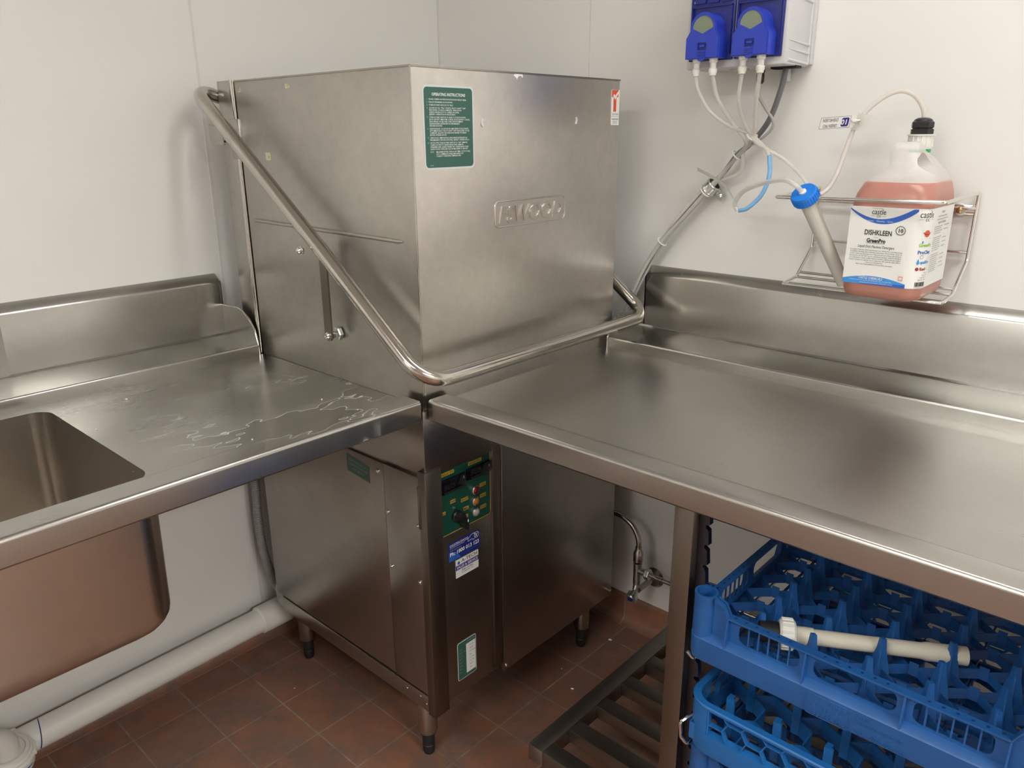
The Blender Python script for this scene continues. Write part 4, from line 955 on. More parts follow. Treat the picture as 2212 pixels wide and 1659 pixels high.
def pump(cx, label):
    PF = -0.142
    bm = N(); box(bm, cx - 0.0505, cx + 0.0505, BYF - 0.006, BYF, 1.5300, BZ1 - 0.01, 0, 0.002)
    for (a, b, c, d) in ((cx - 0.046, cx + 0.046, 1.632, 1.6345), (cx - 0.046, cx - 0.044, 1.60, 1.634), (cx + 0.044, cx + 0.046, 1.54, 1.634)): box(bm, a, b, BYF - 0.010, BYF - 0.006, c, d)
    for k in range(3): box(bm, cx - 0.040 + k * 0.03, cx - 0.016 + k * 0.03, BYF - 0.0095, BYF - 0.006, 1.640, 1.655)
    obj('pump_plate', bm, PBLUED, t)
    for sx in (-0.040, 0.036):
        screw(cx + sx, BYF - 0.006, 1.6435, (0, -1, 0), 0.0035, t)
    bm = N()
    o = [(cx - 0.0385, 1.5325), (cx + 0.0385, 1.5325), (cx + 0.0385, 1.5720), (cx + 0.0300, 1.5850)] + [(cx + 0.0300 * math.cos(a), 1.5900 + 0.0300 * math.sin(a)) for a in [PI * k / 16 for k in range(17)]] + [(cx - 0.0300, 1.5850), (cx - 0.0385, 1.5720)]
    win = [(cx + 0.0235 * math.cos(a), 1.5900 + 0.0235 * math.sin(a)) for a in [PI * (0.04 + 0.92 * k / 14) for k in range(15)]] + [(cx - 0.0235, 1.5900), (cx, 1.5790), (cx + 0.0235, 1.5900)]
    latch = [(cx - 0.010, 1.5480), (cx + 0.010, 1.5480), (cx + 0.010, 1.5625), (cx - 0.010, 1.5625)]
    poly(bm, o, PY(PF), -0.036, -0.0025, 0); poly(bm, [(cx + (p[0] - cx) * 0.93, 1.5335 + (p[1] - 1.5325) * 0.965) for p in o], PY(PF), -0.003, 0.0, 0, [win, latch])
    poly(bm, [(cx - 0.0085, 1.5480), (cx + 0.0085, 1.5480), (cx + 0.0085, 1.5320), (cx + 0.005, 1.5275), (cx - 0.005, 1.5275), (cx - 0.0085, 1.5320)], PY(PF), 0, 0.0012)
    for k in range(4): box(bm, cx - 0.0085, cx + 0.0085, PF - 0.0032, PF - 0.0012, 1.5345 + k * 0.0034, 1.5360 + k * 0.0034)
    box(bm, cx - 0.006, cx + 0.006, PF - 0.001, PF + 0.002, 1.5535, 1.5585, 0, 0.0008)
    bmesh.ops.recalc_face_normals(bm, faces=bm.faces)
    h = obj('pump_head', bm, PBLUE, t)
    bm = N(); poly(bm, win[:15] + [(cx - 0.0235, 1.5895), (cx, 1.5785), (cx + 0.0235, 1.5895)], PY(PF), -0.0026, -0.0012); bmesh.ops.recalc_face_normals(bm, faces=bm.faces); obj('pump_window', bm, PWIN, h)
    bm = N(); poly(bm, [(cx - 0.010, 1.5485), (cx + 0.010, 1.5485), (cx + 0.010, 1.562), (cx - 0.010, 1.562)], PY(PF), -0.0026, -0.0024); obj('latch_recess', bm, PBLUED, h)
    for sx in (-0.0195, 0.0190):
        bm = N(); lathe(bm, [(0.0088, 0.0), (0.0088, 0.007), (0.0066, 0.009), (0.0062, 0.018), (0.0088, 0.021), (0.0088, 0.027), (0.0072, 0.030), (0.0072, 0.033), (0.0055, 0.034)], (cx + sx, -0.124, 1.5330), (0, 0, -1), 18)
        obj('tube_fitting', bm, WHITEP, h)
pump(0.9460, ''); pump(1.0500, '')
con = [(0.9265, -0.124), (0.9650, -0.124), (1.0305, -0.124), (1.0690, -0.124)]
JT = Vector((1.0300, -0.050, 1.3790))      # where the hoses are tied together
def hose(name, pts, r, m, label, grp=None, cat='hose', n=8):
    bm = N(); tube(bm, spline(pts, n), r, 12); return tag(obj(name, bm, m), label, cat, grp)
hose('dosing_hose', [(con[0][0], -0.124, 1.500), (0.930, -0.115, 1.470), (0.950, -0.095, 1.430), (0.985, -0.07, 1.400), (1.020, -0.052, 1.385), (1.040, -0.05, 1.365), (1.10, -0.05, 1.335), (1.150, -0.06, 1.300), (1.185, -0.10, 1.275), (1.212, -0.16, 1.268)], 0.0042, TUBEC, 'clear hose from the leftmost dispenser fitting down to the blue capped tube')
hose('dosing_hose', [(con[1][0], -0.124, 1.500), (0.970, -0.105, 1.455), (0.988, -0.070, 1.410), (1.012, -0.046, 1.370), (0.995, -0.02, 1.345), (0.985, -0.012, 1.30), (0.90, -0.010, 1.262), (0.79, -0.010, 1.13), (0.715, -0.010, 1.00), (0.68, -0.010, 0.90)], 0.0046, TUBEC, 'clear hose from the second dispenser fitting, following the grey cable to the dishwasher')
hose('dosing_hose', [(con[2][0], -0.124, 1.500), (1.020, -0.110, 1.455), (1.015, -0.080, 1.420), (1.020, -0.060, 1.395), (1.034, -0.046, 1.375), (1.060, -0.05, 1.355), (1.073, -0.055, 1.340)], 0.0042, TUBEC, 'clear hose from the third dispenser fitting down to the blue hose')
hose('dosing_hose', [(con[3][0], -0.124, 1.500), (1.060, -0.110, 1.460), (1.045, -0.080, 1.420), (1.035, -0.056, 1.390), (1.012, -0.032, 1.362), (0.985, -0.022, 1.338), (0.915, -0.018, 1.262), (0.86, -0.018, 1.200), (0.80, -0.016, 1.135), (0.745, -0.015, 1.05), (0.690, -0.014, 0.92)], 0.0046, TUBEC, 'clear hose from the rightmost dispenser fitting, bound to the grey cable')
hose('blue_hose', [(1.073, -0.055, 1.340), (1.080, -0.062, 1.300), (1.070, -0.070, 1.260), (1.045, -0.078, 1.232), (1.026, -0.080, 1.2255)], 0.0045, TUBEB, 'short pale blue hose looping below the dispenser')
hose('white_hose', [(1.022, -0.080, 1.2260), (1.018, -0.085, 1.240), (1.045, -0.105, 1.268), (1.10, -0.145, 1.287), (1.165, -0.190, 1.300), (1.2020, -0.214, 1.293), (1.2151, -0.2060, 1.2790)], 0.0048, TUBEC, 'milky white hose arching from the blue hose into the blue cap')
hose('pickup_hose', [(1.365, -0.052, 1.395), (1.362, -0.056, 1.425), (1.345, -0.063, 1.450), (1.318, -0.070, 1.458), (1.285, -0.078, 1.440), (1.258, -0.088, 1.405), (1.247, -0.098, 1.360), (1.240, -0.110, 1.315), (1.232, -0.125, 1.285), (1.222, -0.14, 1.272)], 0.0044, TUBEY, 'translucent pickup hose arching out of the bottle cap')
cab_pts = [(1.0800, -0.030, 1.512), (1.0720, -0.028, 1.470), (1.0500, -0.024, 1.410), (1.012, -0.018, 1.365), (0.9786, -0.012, 1.340), (0.950, -0.008, 1.305), (0.916, -0.006, 1.2700), (0.860, -0.006, 1.208), (0.8005, -0.006, 1.143), (0.758, -0.006, 1.070), (0.7266, -0.006, 1.008), (0.690, -0.006, 0.91), (0.672, -0.006, 0.86)]
hose('power_cable', cab_pts, 0.0058, CABLEG, 'thick dark grey cable from the dispenser down behind the dishwasher', cat='cable')
hose('signal_cable', [(1.0400, -0.060, 1.486), (1.038, -0.055, 1.460), (1.050, -0.045, 1.435), (1.066, -0.038, 1.410), (1.060, -0.034, 1.390), (1.030, -0.030, 1.368), (0.990, -0.026, 1.345), (0.950, -0.020, 1.295), (0.915, -0.018, 1.255), (0.855, -0.014, 1.192), (0.795, -0.014, 1.118), (0.74, -0.014, 1.02), (0.695, -0.014, 0.92)], 0.0030, CABLEL, 'thin grey cable curving from the black gland under the dispenser', cat='cable')
def tie(c, ax, r, label, tail=None):
    c = Vector(c); ax = Vector(ax).normalized(); u, v = frame(ax); bm = N()
    pts = [c + (u * math.cos(2 * PI * k / 20) + v * math.sin(2 * PI * k / 20)) * r for k in range(20)]
    tube(bm, pts, 0.0019, 6, True)
    h = c + u * r; box(bm, h.x - 0.003, h.x + 0.003, h.y - 0.004, h.y + 0.003, h.z - 0.003, h.z + 0.003, 0, 0.0008)
    if tail: tube(bm, [h, h + Vector(tail)], 0.0014, 6)
    tag(obj('cable_tie', bm, WHITEP), label, 'cable tie')
tie((1.025, -0.046, 1.3800), (-0.7, 0.25, -0.65), 0.0120, 'white cable tie bundling the clear hoses at their crossing')
tie((0.978, -0.016, 1.339), (-0.75, 0, -0.66), 0.0125, 'white cable tie round the cable just below the hose crossing')
tie((0.905, -0.011, 1.255), (-0.7, 0, -0.7), 0.0125, 'white cable tie beside the metal cable clip', (0.004, -0.004, -0.012))
tie((0.796, -0.011, 1.132), (-0.66, 0, -0.75), 0.0120, 'white cable tie round the cable above the right splashback')
# P clip
t = thing('cable_clip', 'zinc saddle clip screwed to the right wall, holding the cables', 'clip', (0.918, YW, 1.265))
bm = N(); pts = []
cd = Vector((-0.70, 0, -0.71)).normalized(); nrm = Vector((0.71, 0, -0.70))
cc = Vector((0.9155, -0.006, 1.2665))
lathe(bm, [(0.0165, -0.012), (0.0180, -0.010), (0.0168, -0.007), (0.0168, 0.007), (0.0180, 0.010), (0.0165, 0.012), (0.0152, 0.012), (0.0152, -0.012), (0.0165, -0.012)], cc, cd, 28, 0, False)
obj('clip_band', bm, ZINC, t)
bm = N(); e0 = cc + nrm * 0.014; e1 = cc + nrm * 0.036
vs = []
for p, wd in ((e0, 0.011), (e1, 0.008)):
    for s in (-1, 1):
        for yy in (YW - 0.020, YW - 0.017): vs.append(bm.verts.new((p.x + cd.x * wd * s, yy, p.z + cd.z * wd * s)))
for q in ((0, 1, 5, 4), (2, 6, 7, 3), (0, 4, 6, 2), (1, 3, 7, 5), (0, 2, 3, 1), (4, 5, 7, 6)): bm.faces.new([vs[i] for i in q])
tube(bm, [(e1.x - nrm.x * 0.01, YW - 0.017, e1.z - nrm.z * 0.01), (e1.x - nrm.x * 0.01, YW, e1.z - nrm.z * 0.01)], 0.006, 10)
obj('clip_tab', bm, ZINC, t)
screw(e1.x - nrm.x * 0.010, YW - 0.020, e1.z - nrm.z * 0.010, (0, -1, 0), 0.0055, t)
# curled tag strip hanging from the blue hose joint
bm = N(); cp_ = spline([(0.8900, -0.030, 1.3050), (0.915, -0.040, 1.298), (0.950, -0.055, 1.287), (0.985, -0.066, 1.270), (1.006, -0.074, 1.248), (1.018, -0.080, 1.226)], 6); prev = None
for k, p in enumerate(cp_):
    s = 0.0065 if k < len(cp_) - 6 else 0.0065 * (1 - (k - len(cp_) + 6) / 8)
    a, b = bm.verts.new(p + Vector((0.001, -0.3 * s, s))), bm.verts.new(p + Vector((-0.001, 0.9 * s, -s * 0.35)))
    if prev: bm.faces.new((prev[0], a, b, prev[1]))
    prev = (a, b)
tg = tag(obj('hose_tag', bm, PAPER), 'narrow white plastic tag curling left from the blue hose joint', 'tag')
# white flag label on the pickup hose: upside down writing
t = thing('hose_label', 'white flag label reading GREEN PRO DISHKLEEN upside down on pickup hose', 'label', (1.20, -0.095, 1.405))
TL = Vector((1.1910, -0.100, 1.4170)); ux = Vector((1, -0.02, 0.055)).normalized(); uz = Vector((0.15, 0, 1)).normalized()
nm = ux.cross(uz).normalized()
if nm.y > 0: nm = -nm
FL = lambda u, v, w_: Vector((1.1880, -0.098, 1.3915)) + ux * u + uz * v + nm * w_
bm = N(); poly(bm, [(0, 0), (0.082, 0.0), (0.082, 0.0225), (0, 0.0225)], FL, 0, 0.0006, 0); bmesh.ops.recalc_face_normals(bm, faces=bm.faces)
line(bm, [(0.001, 0.001), (0.0585, 0.001), (0.0585, 0.0215), (0.001, 0.0215), (0.001, 0.001)], 0.0005, FL, 0.0009, 1)
text(bm, 'GREEN PRO', 0.0085, 0.0350, 0.0085, FL, 0.0009, 1, rot=PI, maxw=0.027); text(bm, 'DISHKLEEN', 0.0085, 0.0350, 0.0190, FL, 0.0009, 1, rot=PI, maxw=0.029)
poly(bm, rrect(0.0420, 0.0560, 0.0030, 0.0190, 0.003, 4), FL, 0.0006, 0.0009, 2); text(bm, '10', 0.0130, 0.0545, 0.0155, FL, 0.0012, 0, rot=PI, maxw=0.0105, bold=0.02)
obj('label_flag', bm, [PAPER, BLACKI, NAVY], t)
bm = N(); poly(bm, [(0.066, -0.004), (0.092, -0.010), (0.097, 0.020), (0.070, 0.026)], FL, 0.0008, 0.0014); bmesh.ops.recalc_face_normals(bm, faces=bm.faces); obj('clear_sleeve', bm, TUBEC, t)
bm = N(); c = FL(0.0700, 0.012, 0.004); tube(bm, [c + (ux * math.cos(a) + nm * math.sin(a)) * 0.0065 for a in [2 * PI * k / 16 for k in range(16)]], 0.0020, 6, True); box(bm, c.x - 0.004, c.x + 0.004, c.y - 0.010, c.y - 0.004, c.z - 0.003, c.z + 0.003, 0, 0.001); obj('label_tie', bm, WHITEP, t)

# ------------------------------------------------------------------ wire bottle basket
t = thing('bottle_basket', 'chrome wire bottle basket fixed to the right wall above the bench', 'basket', (1.31, YW, 1.09))
KX0, KX1, KYF, KZT, KZB = 1.1580, 1.4600, -0.197, 1.2720, 1.0900
bm = N(); tube(bm, fillet([(KX0, 0.018, KZT + 0.002), (KX0, KYF, KZT - 0.004), (KX1, KYF, KZT + 0.001), (KX1, 0.018, KZT + 0.004)], 0.010, 5), 0.0034, 12); obj('top_loop', bm, CHROME, t)
for x in (KX0, KX1):
    bm = N(); tube(bm, fillet([(x, 0.018, KZT + 0.003), (x, 0.012, 1.150), (x, -0.055, KZB + 0.004), (x, -0.123, KZB - 0.002), (x + (0.04 if x == KX0 else -0.04), -0.123, KZB - 0.002)], 0.010, 5), 0.0034, 12); obj('side_wire', bm, CHROME, t)
bm = N(); tube(bm, [(KX0, -0.123, KZB - 0.002), (KX1, -0.123, KZB - 0.002)], 0.0034, 12); obj('bottom_wire', bm, CHROME, t)
for yy, zz in ((-0.058, KZB + 0.004), (-0.043, KZB + 0.012)):
    bm = N(); tube(bm, [(KX0, yy, zz), (KX1, yy, zz)], 0.0028, 10); obj('bottom_wire', bm, CHROME, t)
for zz in (1.247, 1.165):
    bm = N(); tube(bm, [(KX0, 0.013, zz), (KX1, 0.013, zz)], 0.0028, 10); obj('back_wire', bm, CHROME, t)
bm = N(); box(bm, 1.395, KX1, 0.014, 0.018, 1.236, 1.254, 0, 0.001); obj('fixing_strip', bm, CHROME, t)
bm = N(); lathe(bm, [(0.0115, 0), (0.0115, 0.006), (0.009, 0.008)], (1.4330, 0.022, 1.2440), (0, -1, 0), 24); obj('fixing_washer', bm, WHITEP, t)
bm = N(); lathe(bm, [(0.0065, 0), (0.006, 0.003), (0.003, 0.0045)], (1.4330, 0.014, 1.2440), (0, -1, 0), 16); obj('fixing_screw', bm, BRASS, t)

# ------------------------------------------------------------------ detergent bottle
BX0, BX1, BY0, BY1 = 1.2950, 1.4330, -0.188, -0.012
t = thing('detergent_bottle', 'milky plastic bottle of pink dish detergent in the wire basket', 'bottle', (1.364, -0.10, 1.092))
def loft(secs, inset=0.0, cap=True):
    bm = N(); rows = []
    for (x0, x1, y0, y1, r, z_) in secs:
        rows.append([bm.verts.new((p[0], p[1], z_)) for p in rrect(x0 + inset, x1 - inset, y0 + inset, y1 - inset, max(0.002, r - inset), 8)])
    n = len(rows[0])
    for a, b in zip(rows, rows[1:]):
        for k in range(n): bm.faces.new((a[k], a[(k + 1) % n], b[(k + 1) % n], b[k]))
    if cap: bm.faces.new(rows[0][::-1]); bm.faces.new(rows[-1])
    bmesh.ops.recalc_face_normals(bm, faces=bm.faces); return bm
secs = [(BX0 + 0.014, BX1 - 0.014, BY0 + 0.014, BY1 - 0.014, 0.020, 1.0925), (BX0 + 0.004, BX1 - 0.004, BY0 + 0.004, BY1 - 0.004, 0.028, 1.0965), (BX0, BX1, BY0, BY1, 0.030, 1.108),
        (BX0, BX1, BY0, BY1, 0.030, 1.262), (BX0 + 0.003, BX1 - 0.002, BY0 + 0.003, BY1 - 0.001, 0.032, 1.280), (BX0 + 0.010, BX1 - 0.006, BY0 + 0.010, BY1 - 0.003, 0.036, 1.298),
        (BX0 + 0.020, BX1 - 0.012, BY0 + 0.022, BY1 - 0.006, 0.038, 1.310)]
hi = [(BX0 + 0.030, BX1 - 0.020, BY0 + 0.034, BY1 - 0.010, 0.034, 1.320), (BX0 + 0.037, BX1 - 0.030, BY0 + 0.038, BY1 - 0.016, 0.028, 1.330), (BX0 + 0.041, BX1 - 0.040, BY0 + 0.038, BY1 - 0.022, 0.024, 1.342),
      (BX0 + 0.043, BX1 - 0.045, BY0 + 0.038, BY1 - 0.068, 0.020, 1.354), (BX0 + 0.046, BX1 - 0.048, BY0 + 0.042, BY1 - 0.070, 0.018, 1.364), (BX0 + 0.051, BX1 - 0.053, BY0 + 0.050, BY1 - 0.076, 0.014, 1.3695)]
bm = loft(secs + hi, 0.0, True); bot = obj('bottle_body', bm, HDPE, t, 60)
cb_ = N(); poly(cb_, [(-0.1225 + 0.0255 * math.cos(q * PI / 14) * (1.0 if math.cos(q * PI / 14) > 0 else 0.85), 1.3330 + 0.0185 * math.sin(q * PI / 14) + 0.10 * 0.02 * math.cos(q * PI / 14)) for q in range(28)], lambda u, v, w_: Vector((1.25 + w_, u, v)), 0, 0.25)
bmesh.ops.recalc_face_normals(cb_, faces=cb_.faces); cutm = bpy.data.meshes.new('cut'); cb_.to_mesh(cutm); cb_.free(); cut = bpy.data.objects.new('cut', cutm); C.objects.link(cut)
me0 = bot.data; tmp = bpy.data.objects.new('tmp', me0); C.objects.link(tmp); md = tmp.modifiers.new('b', 'BOOLEAN'); md.object = cut; md.operation = 'DIFFERENCE'; md.solver = 'EXACT'
me1 = bpy.data.meshes.new_from_object(tmp.evaluated_get(bpy.context.evaluated_depsgraph_get())); me1.name = 'bottle_body'
bot.data = me1; bpy.data.objects.remove(tmp); bpy.data.objects.remove(cut)
bm = loft([s for s in secs[:-1]] + [(BX0 + 0.013, BX1 - 0.008, BY0 + 0.013, BY1 - 0.004, 0.036, 1.3015)], -0.0004); obj('liquid', bm, LIQ, t, 60)
bm = N(); lathe(bm, [(0.0195, 0), (0.0195, 0.007), (0.016, 0.008)], (1.3645, -0.055, 1.350), (0, 0, 1), 28); obj('green_ring', bm, GREENP, t)
bm = N(); lathe(bm, [(0.0195, 0.006), (0.0205, 0.008), (0.0205, 0.029), (0.0240, 0.030), (0.0240, 0.032), (0.016, 0.0325)], (1.3645, -0.055, 1.350), (0, 0, 1), 32)
for k in range(16):
    a = 2 * PI * k / 16; tube(bm, [(1.3645 + 0.0205 * math.cos(a), -0.055 + 0.0205 * math.sin(a), 1.360), (1.3645 + 0.0205 * math.cos(a), -0.055 + 0.0205 * math.sin(a), 1.379)], 0.0014, 6)
obj('white_cap', bm, WHITEP, t)
bm = N(); lathe(bm, [(0.0165, 0.032), (0.0200, 0.033), (0.0200, 0.041), (0.0175, 0.0415), (0.0175, 0.043), (0.0195, 0.044), (0.0195, 0.053), (0.0165, 0.056)], (1.3645, -0.055, 1.350), (0, 0, 1), 8)
lathe(bm, [(0.0165, 0.054), (0.0150, 0.058), (0.0100, 0.061), (0.0055, 0.0615)], (1.3645, -0.055, 1.350), (0, 0, 1), 20); obj('cable_gland', bm, BLACKP, t)
# wrap-around paper label
LR = 0.0300
S1 = (BX1 - LR) - (BX0 + 0.006); S2 = S1 + LR * PI / 2; S3 = S2 + 0.125
def LM(s, v, w_):
    if s <= S1: return Vector((BX0 + 0.006 + s, BY0 - 0.0006 - w_, v))
    if s <= S2:
        a = (s - S1) / LR; r = LR + 0.0006 + w_
        return Vector((BX1 - LR + r * math.sin(a), BY0 + LR - r * math.cos(a), v))
    return Vector((BX1 + 0.0006 + w_, BY0 + LR + (s - S2), v))
ZL0, ZL1 = 1.1190, 1.2590
bm = N(); ss = [i / 60 * S3 for i in range(61)]
def strip(f0, f1, s0, s1, mi, w_=0.0, n=40):
    pv = None
    for k in range(n + 1):
        s = s0 + (s1 - s0) * k / n; a, b = bm.verts.new(LM(s, f0(s), w_)), bm.verts.new(LM(s, f1(s), w_))
        if pv: f = bm.faces.new((pv[0], a, b, pv[1])); f.material_index = mi
        pv = (a, b)
strip(lambda s: ZL0 + 0.003 * 0, lambda s: ZL1, 0, S3, 0, 0.0, 70)
strip(lambda s: 1.2580 - 0.0285 * math.sin(PI * min(1, (s + 0.004) / 0.122)) ** 0.8 if s + 0.004 < 0.122 else 1.258, lambda s: min(1.2585, 1.2585 - 0.0205 * math.sin(PI * min(1, (s + 0.004) / 0.112)) ** 0.9) if s + 0.004 < 0.112 else 1.2582, 0.0, 0.115, 1, 0.0003)
strip(lambda s: ZL0, lambda s: ZL0 + 0.0035 + 0.0125 * math.sin(PI * (0.12 + 0.80 * s / 0.112)), 0.0, 0.110, 2, 0.0003)
strip(lambda s: ZL0, lambda s: ZL0 + 0.0005 + 0.0055 * max(0, (s - 0.03) / 0.08), 0.03, 0.110, 1, 0.0005)
tx = lambda s, size, u, v, mi, **k: text(bm, s, size, u, v, LM, 0.0006, mi, **k)
for cx_, sc in ((0.0500, 1.0), (0.1320, 1.15)):
    zz = 1.2460 if cx_ < 0.1 else 1.2440
    tx('castle', 0.0140 * sc, cx_, zz, 3, align='CENTER', maxw=0.024 * sc, res=2)
    line(bm, [(cx_ - 0.012 * sc, zz + 0.0108 * sc), (cx_ + 0.006 * sc, zz + 0.0108 * sc)], 0.0004, LM, 0.0006, 3)
    tx('CC' if sc > 1 else 'CO', 0.0055 * sc, cx_, zz - 0.0052 * sc, 3, align='CENTER', maxw=0.0075 * sc, bold=0.015)
    line(bm, [(cx_ - 0.013 * sc, zz - 0.003), (cx_ - 0.006 * sc, zz - 0.003)], 0.0004, LM, 0.0006, 3); line(bm, [(cx_ + 0.006 * sc, zz - 0.003), (cx_ + 0.013 * sc, zz - 0.003)], 0.0004, LM, 0.0006, 3)
tx('Solutions  \u00b7  Chemistry  \u00b7  Service', 0.0042, 0.0530, 1.2330, 0, align='CENTER', maxw=0.046, res=1)
tx('DISHKLEEN', 0.0125, 0.0290, 1.2095, 3, maxw=0.047, bold=0.018, res=3)
cc = circ(0.0905, 1.2200, 0.0078, 28, 0.0075); line(bm, cc + cc[:1], 0.0011, LM, 0.0006, 3); tx('10', 0.0095, 0.0905, 1.2167, 3, align='CENTER', bold=0.02)
tx('GreenPro', 0.0100, 0.0345, 1.1960, 3, maxw=0.033, bold=0.035); line(bm, [(0.0345, 1.1945), (0.067, 1.1945)], 0.0006, LM, 0.0006, 3)
tx('natural', 0.0028, 0.0465, 1.2043, 3, res=1)
tx('Liquid Dish Machine Detergent', 0.0070, 0.0200, 1.1860, 3, maxw=0.064, shear=0.25)
for k, s in enumerate(('Description: Plant base Environmental approved, chlorine free, concentrated and', 'low alkaline bleaching, water softening, performance driven formula. Clear red', 'colour to allow easy visual inspection of dispenser pick up & delivery tube functions.',
                       'Directions for use: DO NOT use as a manual sink detergent. Castle Pro Dishkleen', 'to be attached to a Castle certified dispenser & will be calibrated by the installer.', 'Reduce container as required. Use in conjunction with castle Pro Rinse AID to')):
    tx(s, 0.0036, 0.0080, 1.1805 - k * 0.0037, 3, maxw=0.0900, res=1)
tx('Clear for your final final rinse.', 0.0036, 0.053, 1.1583, 3, align='CENTER', maxw=0.030, res=1); tx('Refer to the Technical Bulletin & SDS for further information', 0.0036, 0.053, 1.1545, 3, align='CENTER', maxw=0.064, res=1)
tx('CASTLE CHEMICALS', 0.0062, 0.0500, 1.1290, 0, align='CENTER', maxw=0.042, bold=0.012)
tx('Industrial Centre Road | Ph: 02 4934 5122 | Fax: 02 4934 9901', 0.0030, 0.0500, 1.1255, 0, align='CENTER', maxw=0.074, res=1); tx('castlechem.com.au | www.castlechem.com.au', 0.0030, 0.0600, 1.1215, 0, align='CENTER', maxw=0.058, res=1)
plate(bm, 0.0975, 0.1050, 1.1315, 1.1400, LM, 0.0003, 0.0005, 8); plate(bm, 0.0990, 0.1035, 1.1340, 1.1375, LM, 0.0005, 0.0007, 0)
poly(bm, circ(0.1360, 1.2165, 0.0060, 20), LM, 0.0005, 0.0006, 4); line(bm, [(0.1270, 1.2185), (0.1330, 1.2150), (0.1400, 1.2150), (0.1450, 1.2185)], 0.0010, LM, 0.0008, 3); line(bm, [(0.126, 1.2075), (0.146, 1.2075)], 0.0009, LM, 0.0006, 4)
poly(bm, circ(0.1290, 1.2015, 0.0016, 12, 0.0024), LM, 0.0005, 0.0006, 5); tx('GreenPro', 0.0085, 0.1230, 1.1935, 6, maxw=0.030, bold=0.03); line(bm, [(0.123, 1.1925), (0.152, 1.1925)], 0.0005, LM, 0.0006, 6)
tx('ProClean', 0.0085, 0.1225, 1.1810, 1, maxw=0.031, bold=0.03); line(bm, [(0.134, 1.1795), (0.153, 1.1795)], 0.0005, LM, 0.0006, 1)
cc = circ(0.1310, 1.1755, 0.0032, 16); line(bm, cc + cc[:1], 0.0005, LM, 0.0006, 3)
poly(bm, [(0.1230, 1.1640), (0.1255, 1.1615), (0.1285, 1.1640), (0.1280, 1.1665), (0.1257, 1.1725), (0.1232, 1.1665)], LM, 0.0005, 0.0006, 5); tx('quaShine', 0.0078, 0.1295, 1.1635, 5, maxw=0.025, bold=0.03)
poly(bm, circ(0.1255, 1.1540, 0.0032, 14), LM, 0.0005, 0.0006, 7); tx('Red', 0.0078, 0.1300, 1.1515, 7, maxw=0.0125, bold=0.03); tx('force', 0.0070, 0.1430, 1.1515, 8, maxw=0.0110)
for k, s in enumerate(('Volume:      5L', 'Date made:   17/1/23', 'Reorder Code:   DK10', 'Batch No:   DK1023')): tx(s, 0.0034, 0.152, 1.1460 - k * 0.0042, 3, align='RIGHT', maxw=0.011 + 0.0035 * k, res=1)
random.seed(9); s_ = 0.1255
while s_ < 0.1500:
    wd = random.choice((0.0004, 0.0006, 0.001)); plate(bm, s_, s_ + wd, 1.1225, 1.1305, LM, 0.0003, 0.0006, 3); s_ += wd + random.choice((0.0005, 0.0007, 0.0009))
tx('0 003100 001028', 0.0024, 0.1250, 1.1200, 3, maxw=0.026, res=1)
tx('POISON', 0.0055, 0.2050, 1.2480, 3, align='CENTER', maxw=0.018); tx('Green Pro Dishkleen', 0.0060, 0.2050, 1.2300, 3, align='CENTER', maxw=0.048); tx('KEEP OUT OF REACH OF CHILDREN', 0.0036, 0.2050, 1.2415, 3, align='CENTER', maxw=0.052, res=1); tx('READ SAFETY DIRECTIONS BEFORE OPENING OR USING', 0.0030, 0.205, 1.2365, 3, align='CENTER', maxw=0.065, res=1)
wds = 'safety directions avoid contact with eyes and skin wear protective gloves when mixing or using wash hands after first aid if poisoning occurs contact doctor rinse mouth store in cool place keep container closed'.split()
for k in range(22):
    if k in (4, 12): continue
    tx(' '.join(random.choice(wds) for _ in range(7)), 0.0036, 0.1640, 1.2240 - k * 0.0038, 3, maxw=random.uniform(0.040, 0.050), res=1)
    if k % 2 == 0: tx(' '.join(random.choice(wds) for _ in range(5)), 0.0042, 0.2220, 1.2240 - k * 0.0038, 3, maxw=random.uniform(0.022, 0.034), res=1)
obj('bottle_label', bm, [PAPER, BLUEI, SKYI, BLACKI, REDI, SKYI, LIMEI, DREDI, PINKI], t)

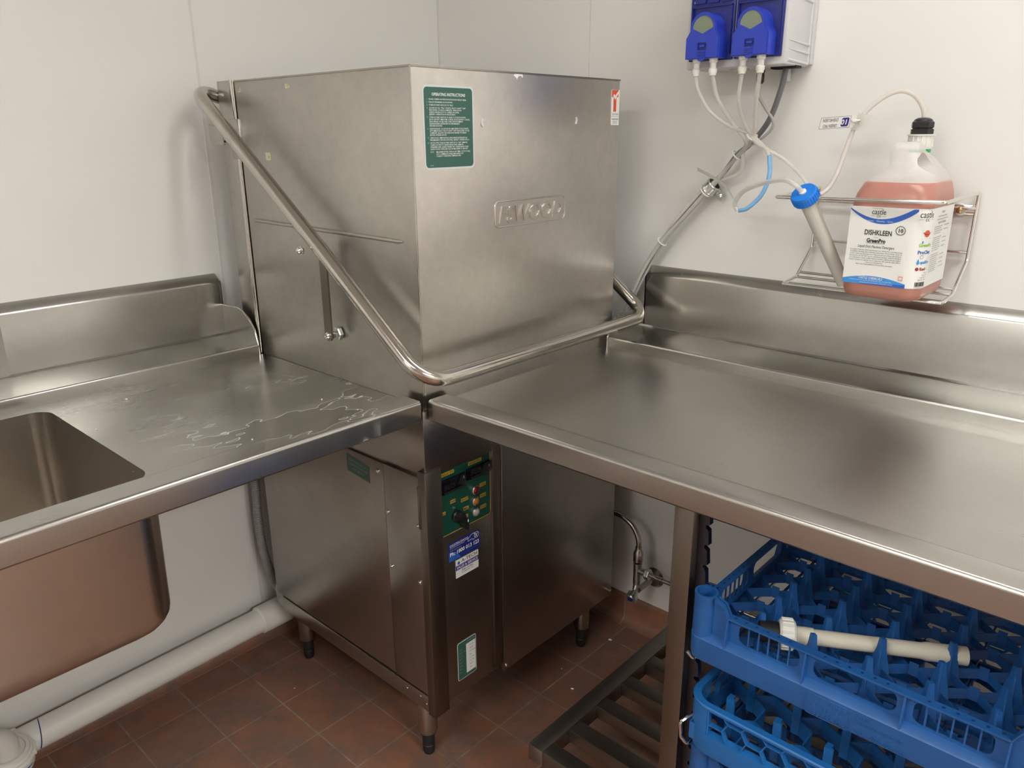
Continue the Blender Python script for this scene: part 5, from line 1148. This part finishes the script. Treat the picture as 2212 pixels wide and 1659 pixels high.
# ------------------------------------------------------------------ pickup lance with blue cap standing in the basket
t = thing('pickup_tube', 'clear plastic pickup tube with a blue screw cap, leaning in the basket', 'tube', (1.25, -0.17, 1.10))
A_, B_ = Vector((1.2180, -0.196, 1.2690)), Vector((1.2850, -0.135, 1.105)); ax = (A_ - B_).normalized()
bm = N(); tube(bm, [B_, B_.lerp(A_, 0.5), A_], [0.0115, 0.0135, 0.0150], 20); tb_ = obj('lance_tube', bm, LANCE, t)
capax = (ax + Vector((0.10, -0.55, 0.10))).normalized(); cb = A_ - capax * 0.006
bm = N(); lathe(bm, [(0.0225, 0), (0.0245, 0.002), (0.0245, 0.018), (0.0230, 0.021), (0.0050, 0.0212), (0.0045, 0.0180)], cb, capax, 36)
u_, v_ = frame(capax)
for k in range(28):
    a = 2 * PI * k / 28; c = cb + capax * 0.009 + (u_ * math.cos(a) + v_ * math.sin(a)) * 0.0246; tube(bm, [c - capax * 0.006, c + capax * 0.008], 0.0012, 5)
obj('blue_cap', bm, CAPB, t)
bm = N(); lathe(bm, [(0.0070, 0.0), (0.0068, 0.0055), (0.005, 0.0065)], cb + capax * 0.0185, capax, 16); obj('hose_grommet', bm, WHITEP, t)

# ------------------------------------------------------------------ loose crumbs
def crumb(x, y, z, a, L, label, grp):
    bm = N(); dx, dy = math.cos(a) * L / 2, math.sin(a) * L / 2
    tube(bm, [(x - dx, y - dy, z + L * 0.28), (x - dx * 0.6, y - dy * 0.6, z + L * 0.28), (x, y, z + L * 0.30), (x + dx * 0.6, y + dy * 0.6, z + L * 0.28), (x + dx, y + dy, z + L * 0.28)], [L * 0.08, L * 0.22, L * 0.27, L * 0.22, L * 0.08], 8)
    return tag(obj('food_crumb', bm, RICE), label, 'crumb', grp)
for x, y, a, L, lb_ in ((0.792, -0.330, 0.4, 0.0085, 'white rice grain on the floor tile in front of the right machine leg'), (0.720, -0.385 + 0.10, 2.0, 0.005, 'yellowish crumb on a tile joint near the right machine leg'), (0.745, -0.095, 0.2, 0.010, 'pale flat crumb on the floor by the right skirting'),
                     (0.560, -0.985, 1.0, 0.005, 'white speck on the open floor left of the front machine leg'), (0.700, -0.830, 0.5, 0.004, 'white speck on the floor beside the front machine leg'), (0.245, -0.815, 1.2, 0.004, 'white speck on a tile joint near the left machine leg')):
    crumb(x, y, 0.0, a, L, lb_, 'food crumbs on the floor')
for x, y, L, lb_ in ((0.255, -1.115, 0.0055, 'largest white crumb on the left bench, nearest the step'), (0.640, -1.060, 0.0035, 'white crumb on the left bench close to the front rim'), (0.55, -0.855, 0.0035, 'white crumb on the left bench beside the hood'), (0.655, -0.845, 0.0035, 'white crumb on left bench near the hood corner'),
                (0.385, -1.222, 0.0035, 'white crumb on the left bench beside the right edge of the sink')):
    crumb(x, y, ZT, 0.7, L, lb_, 'crumbs on the left bench')
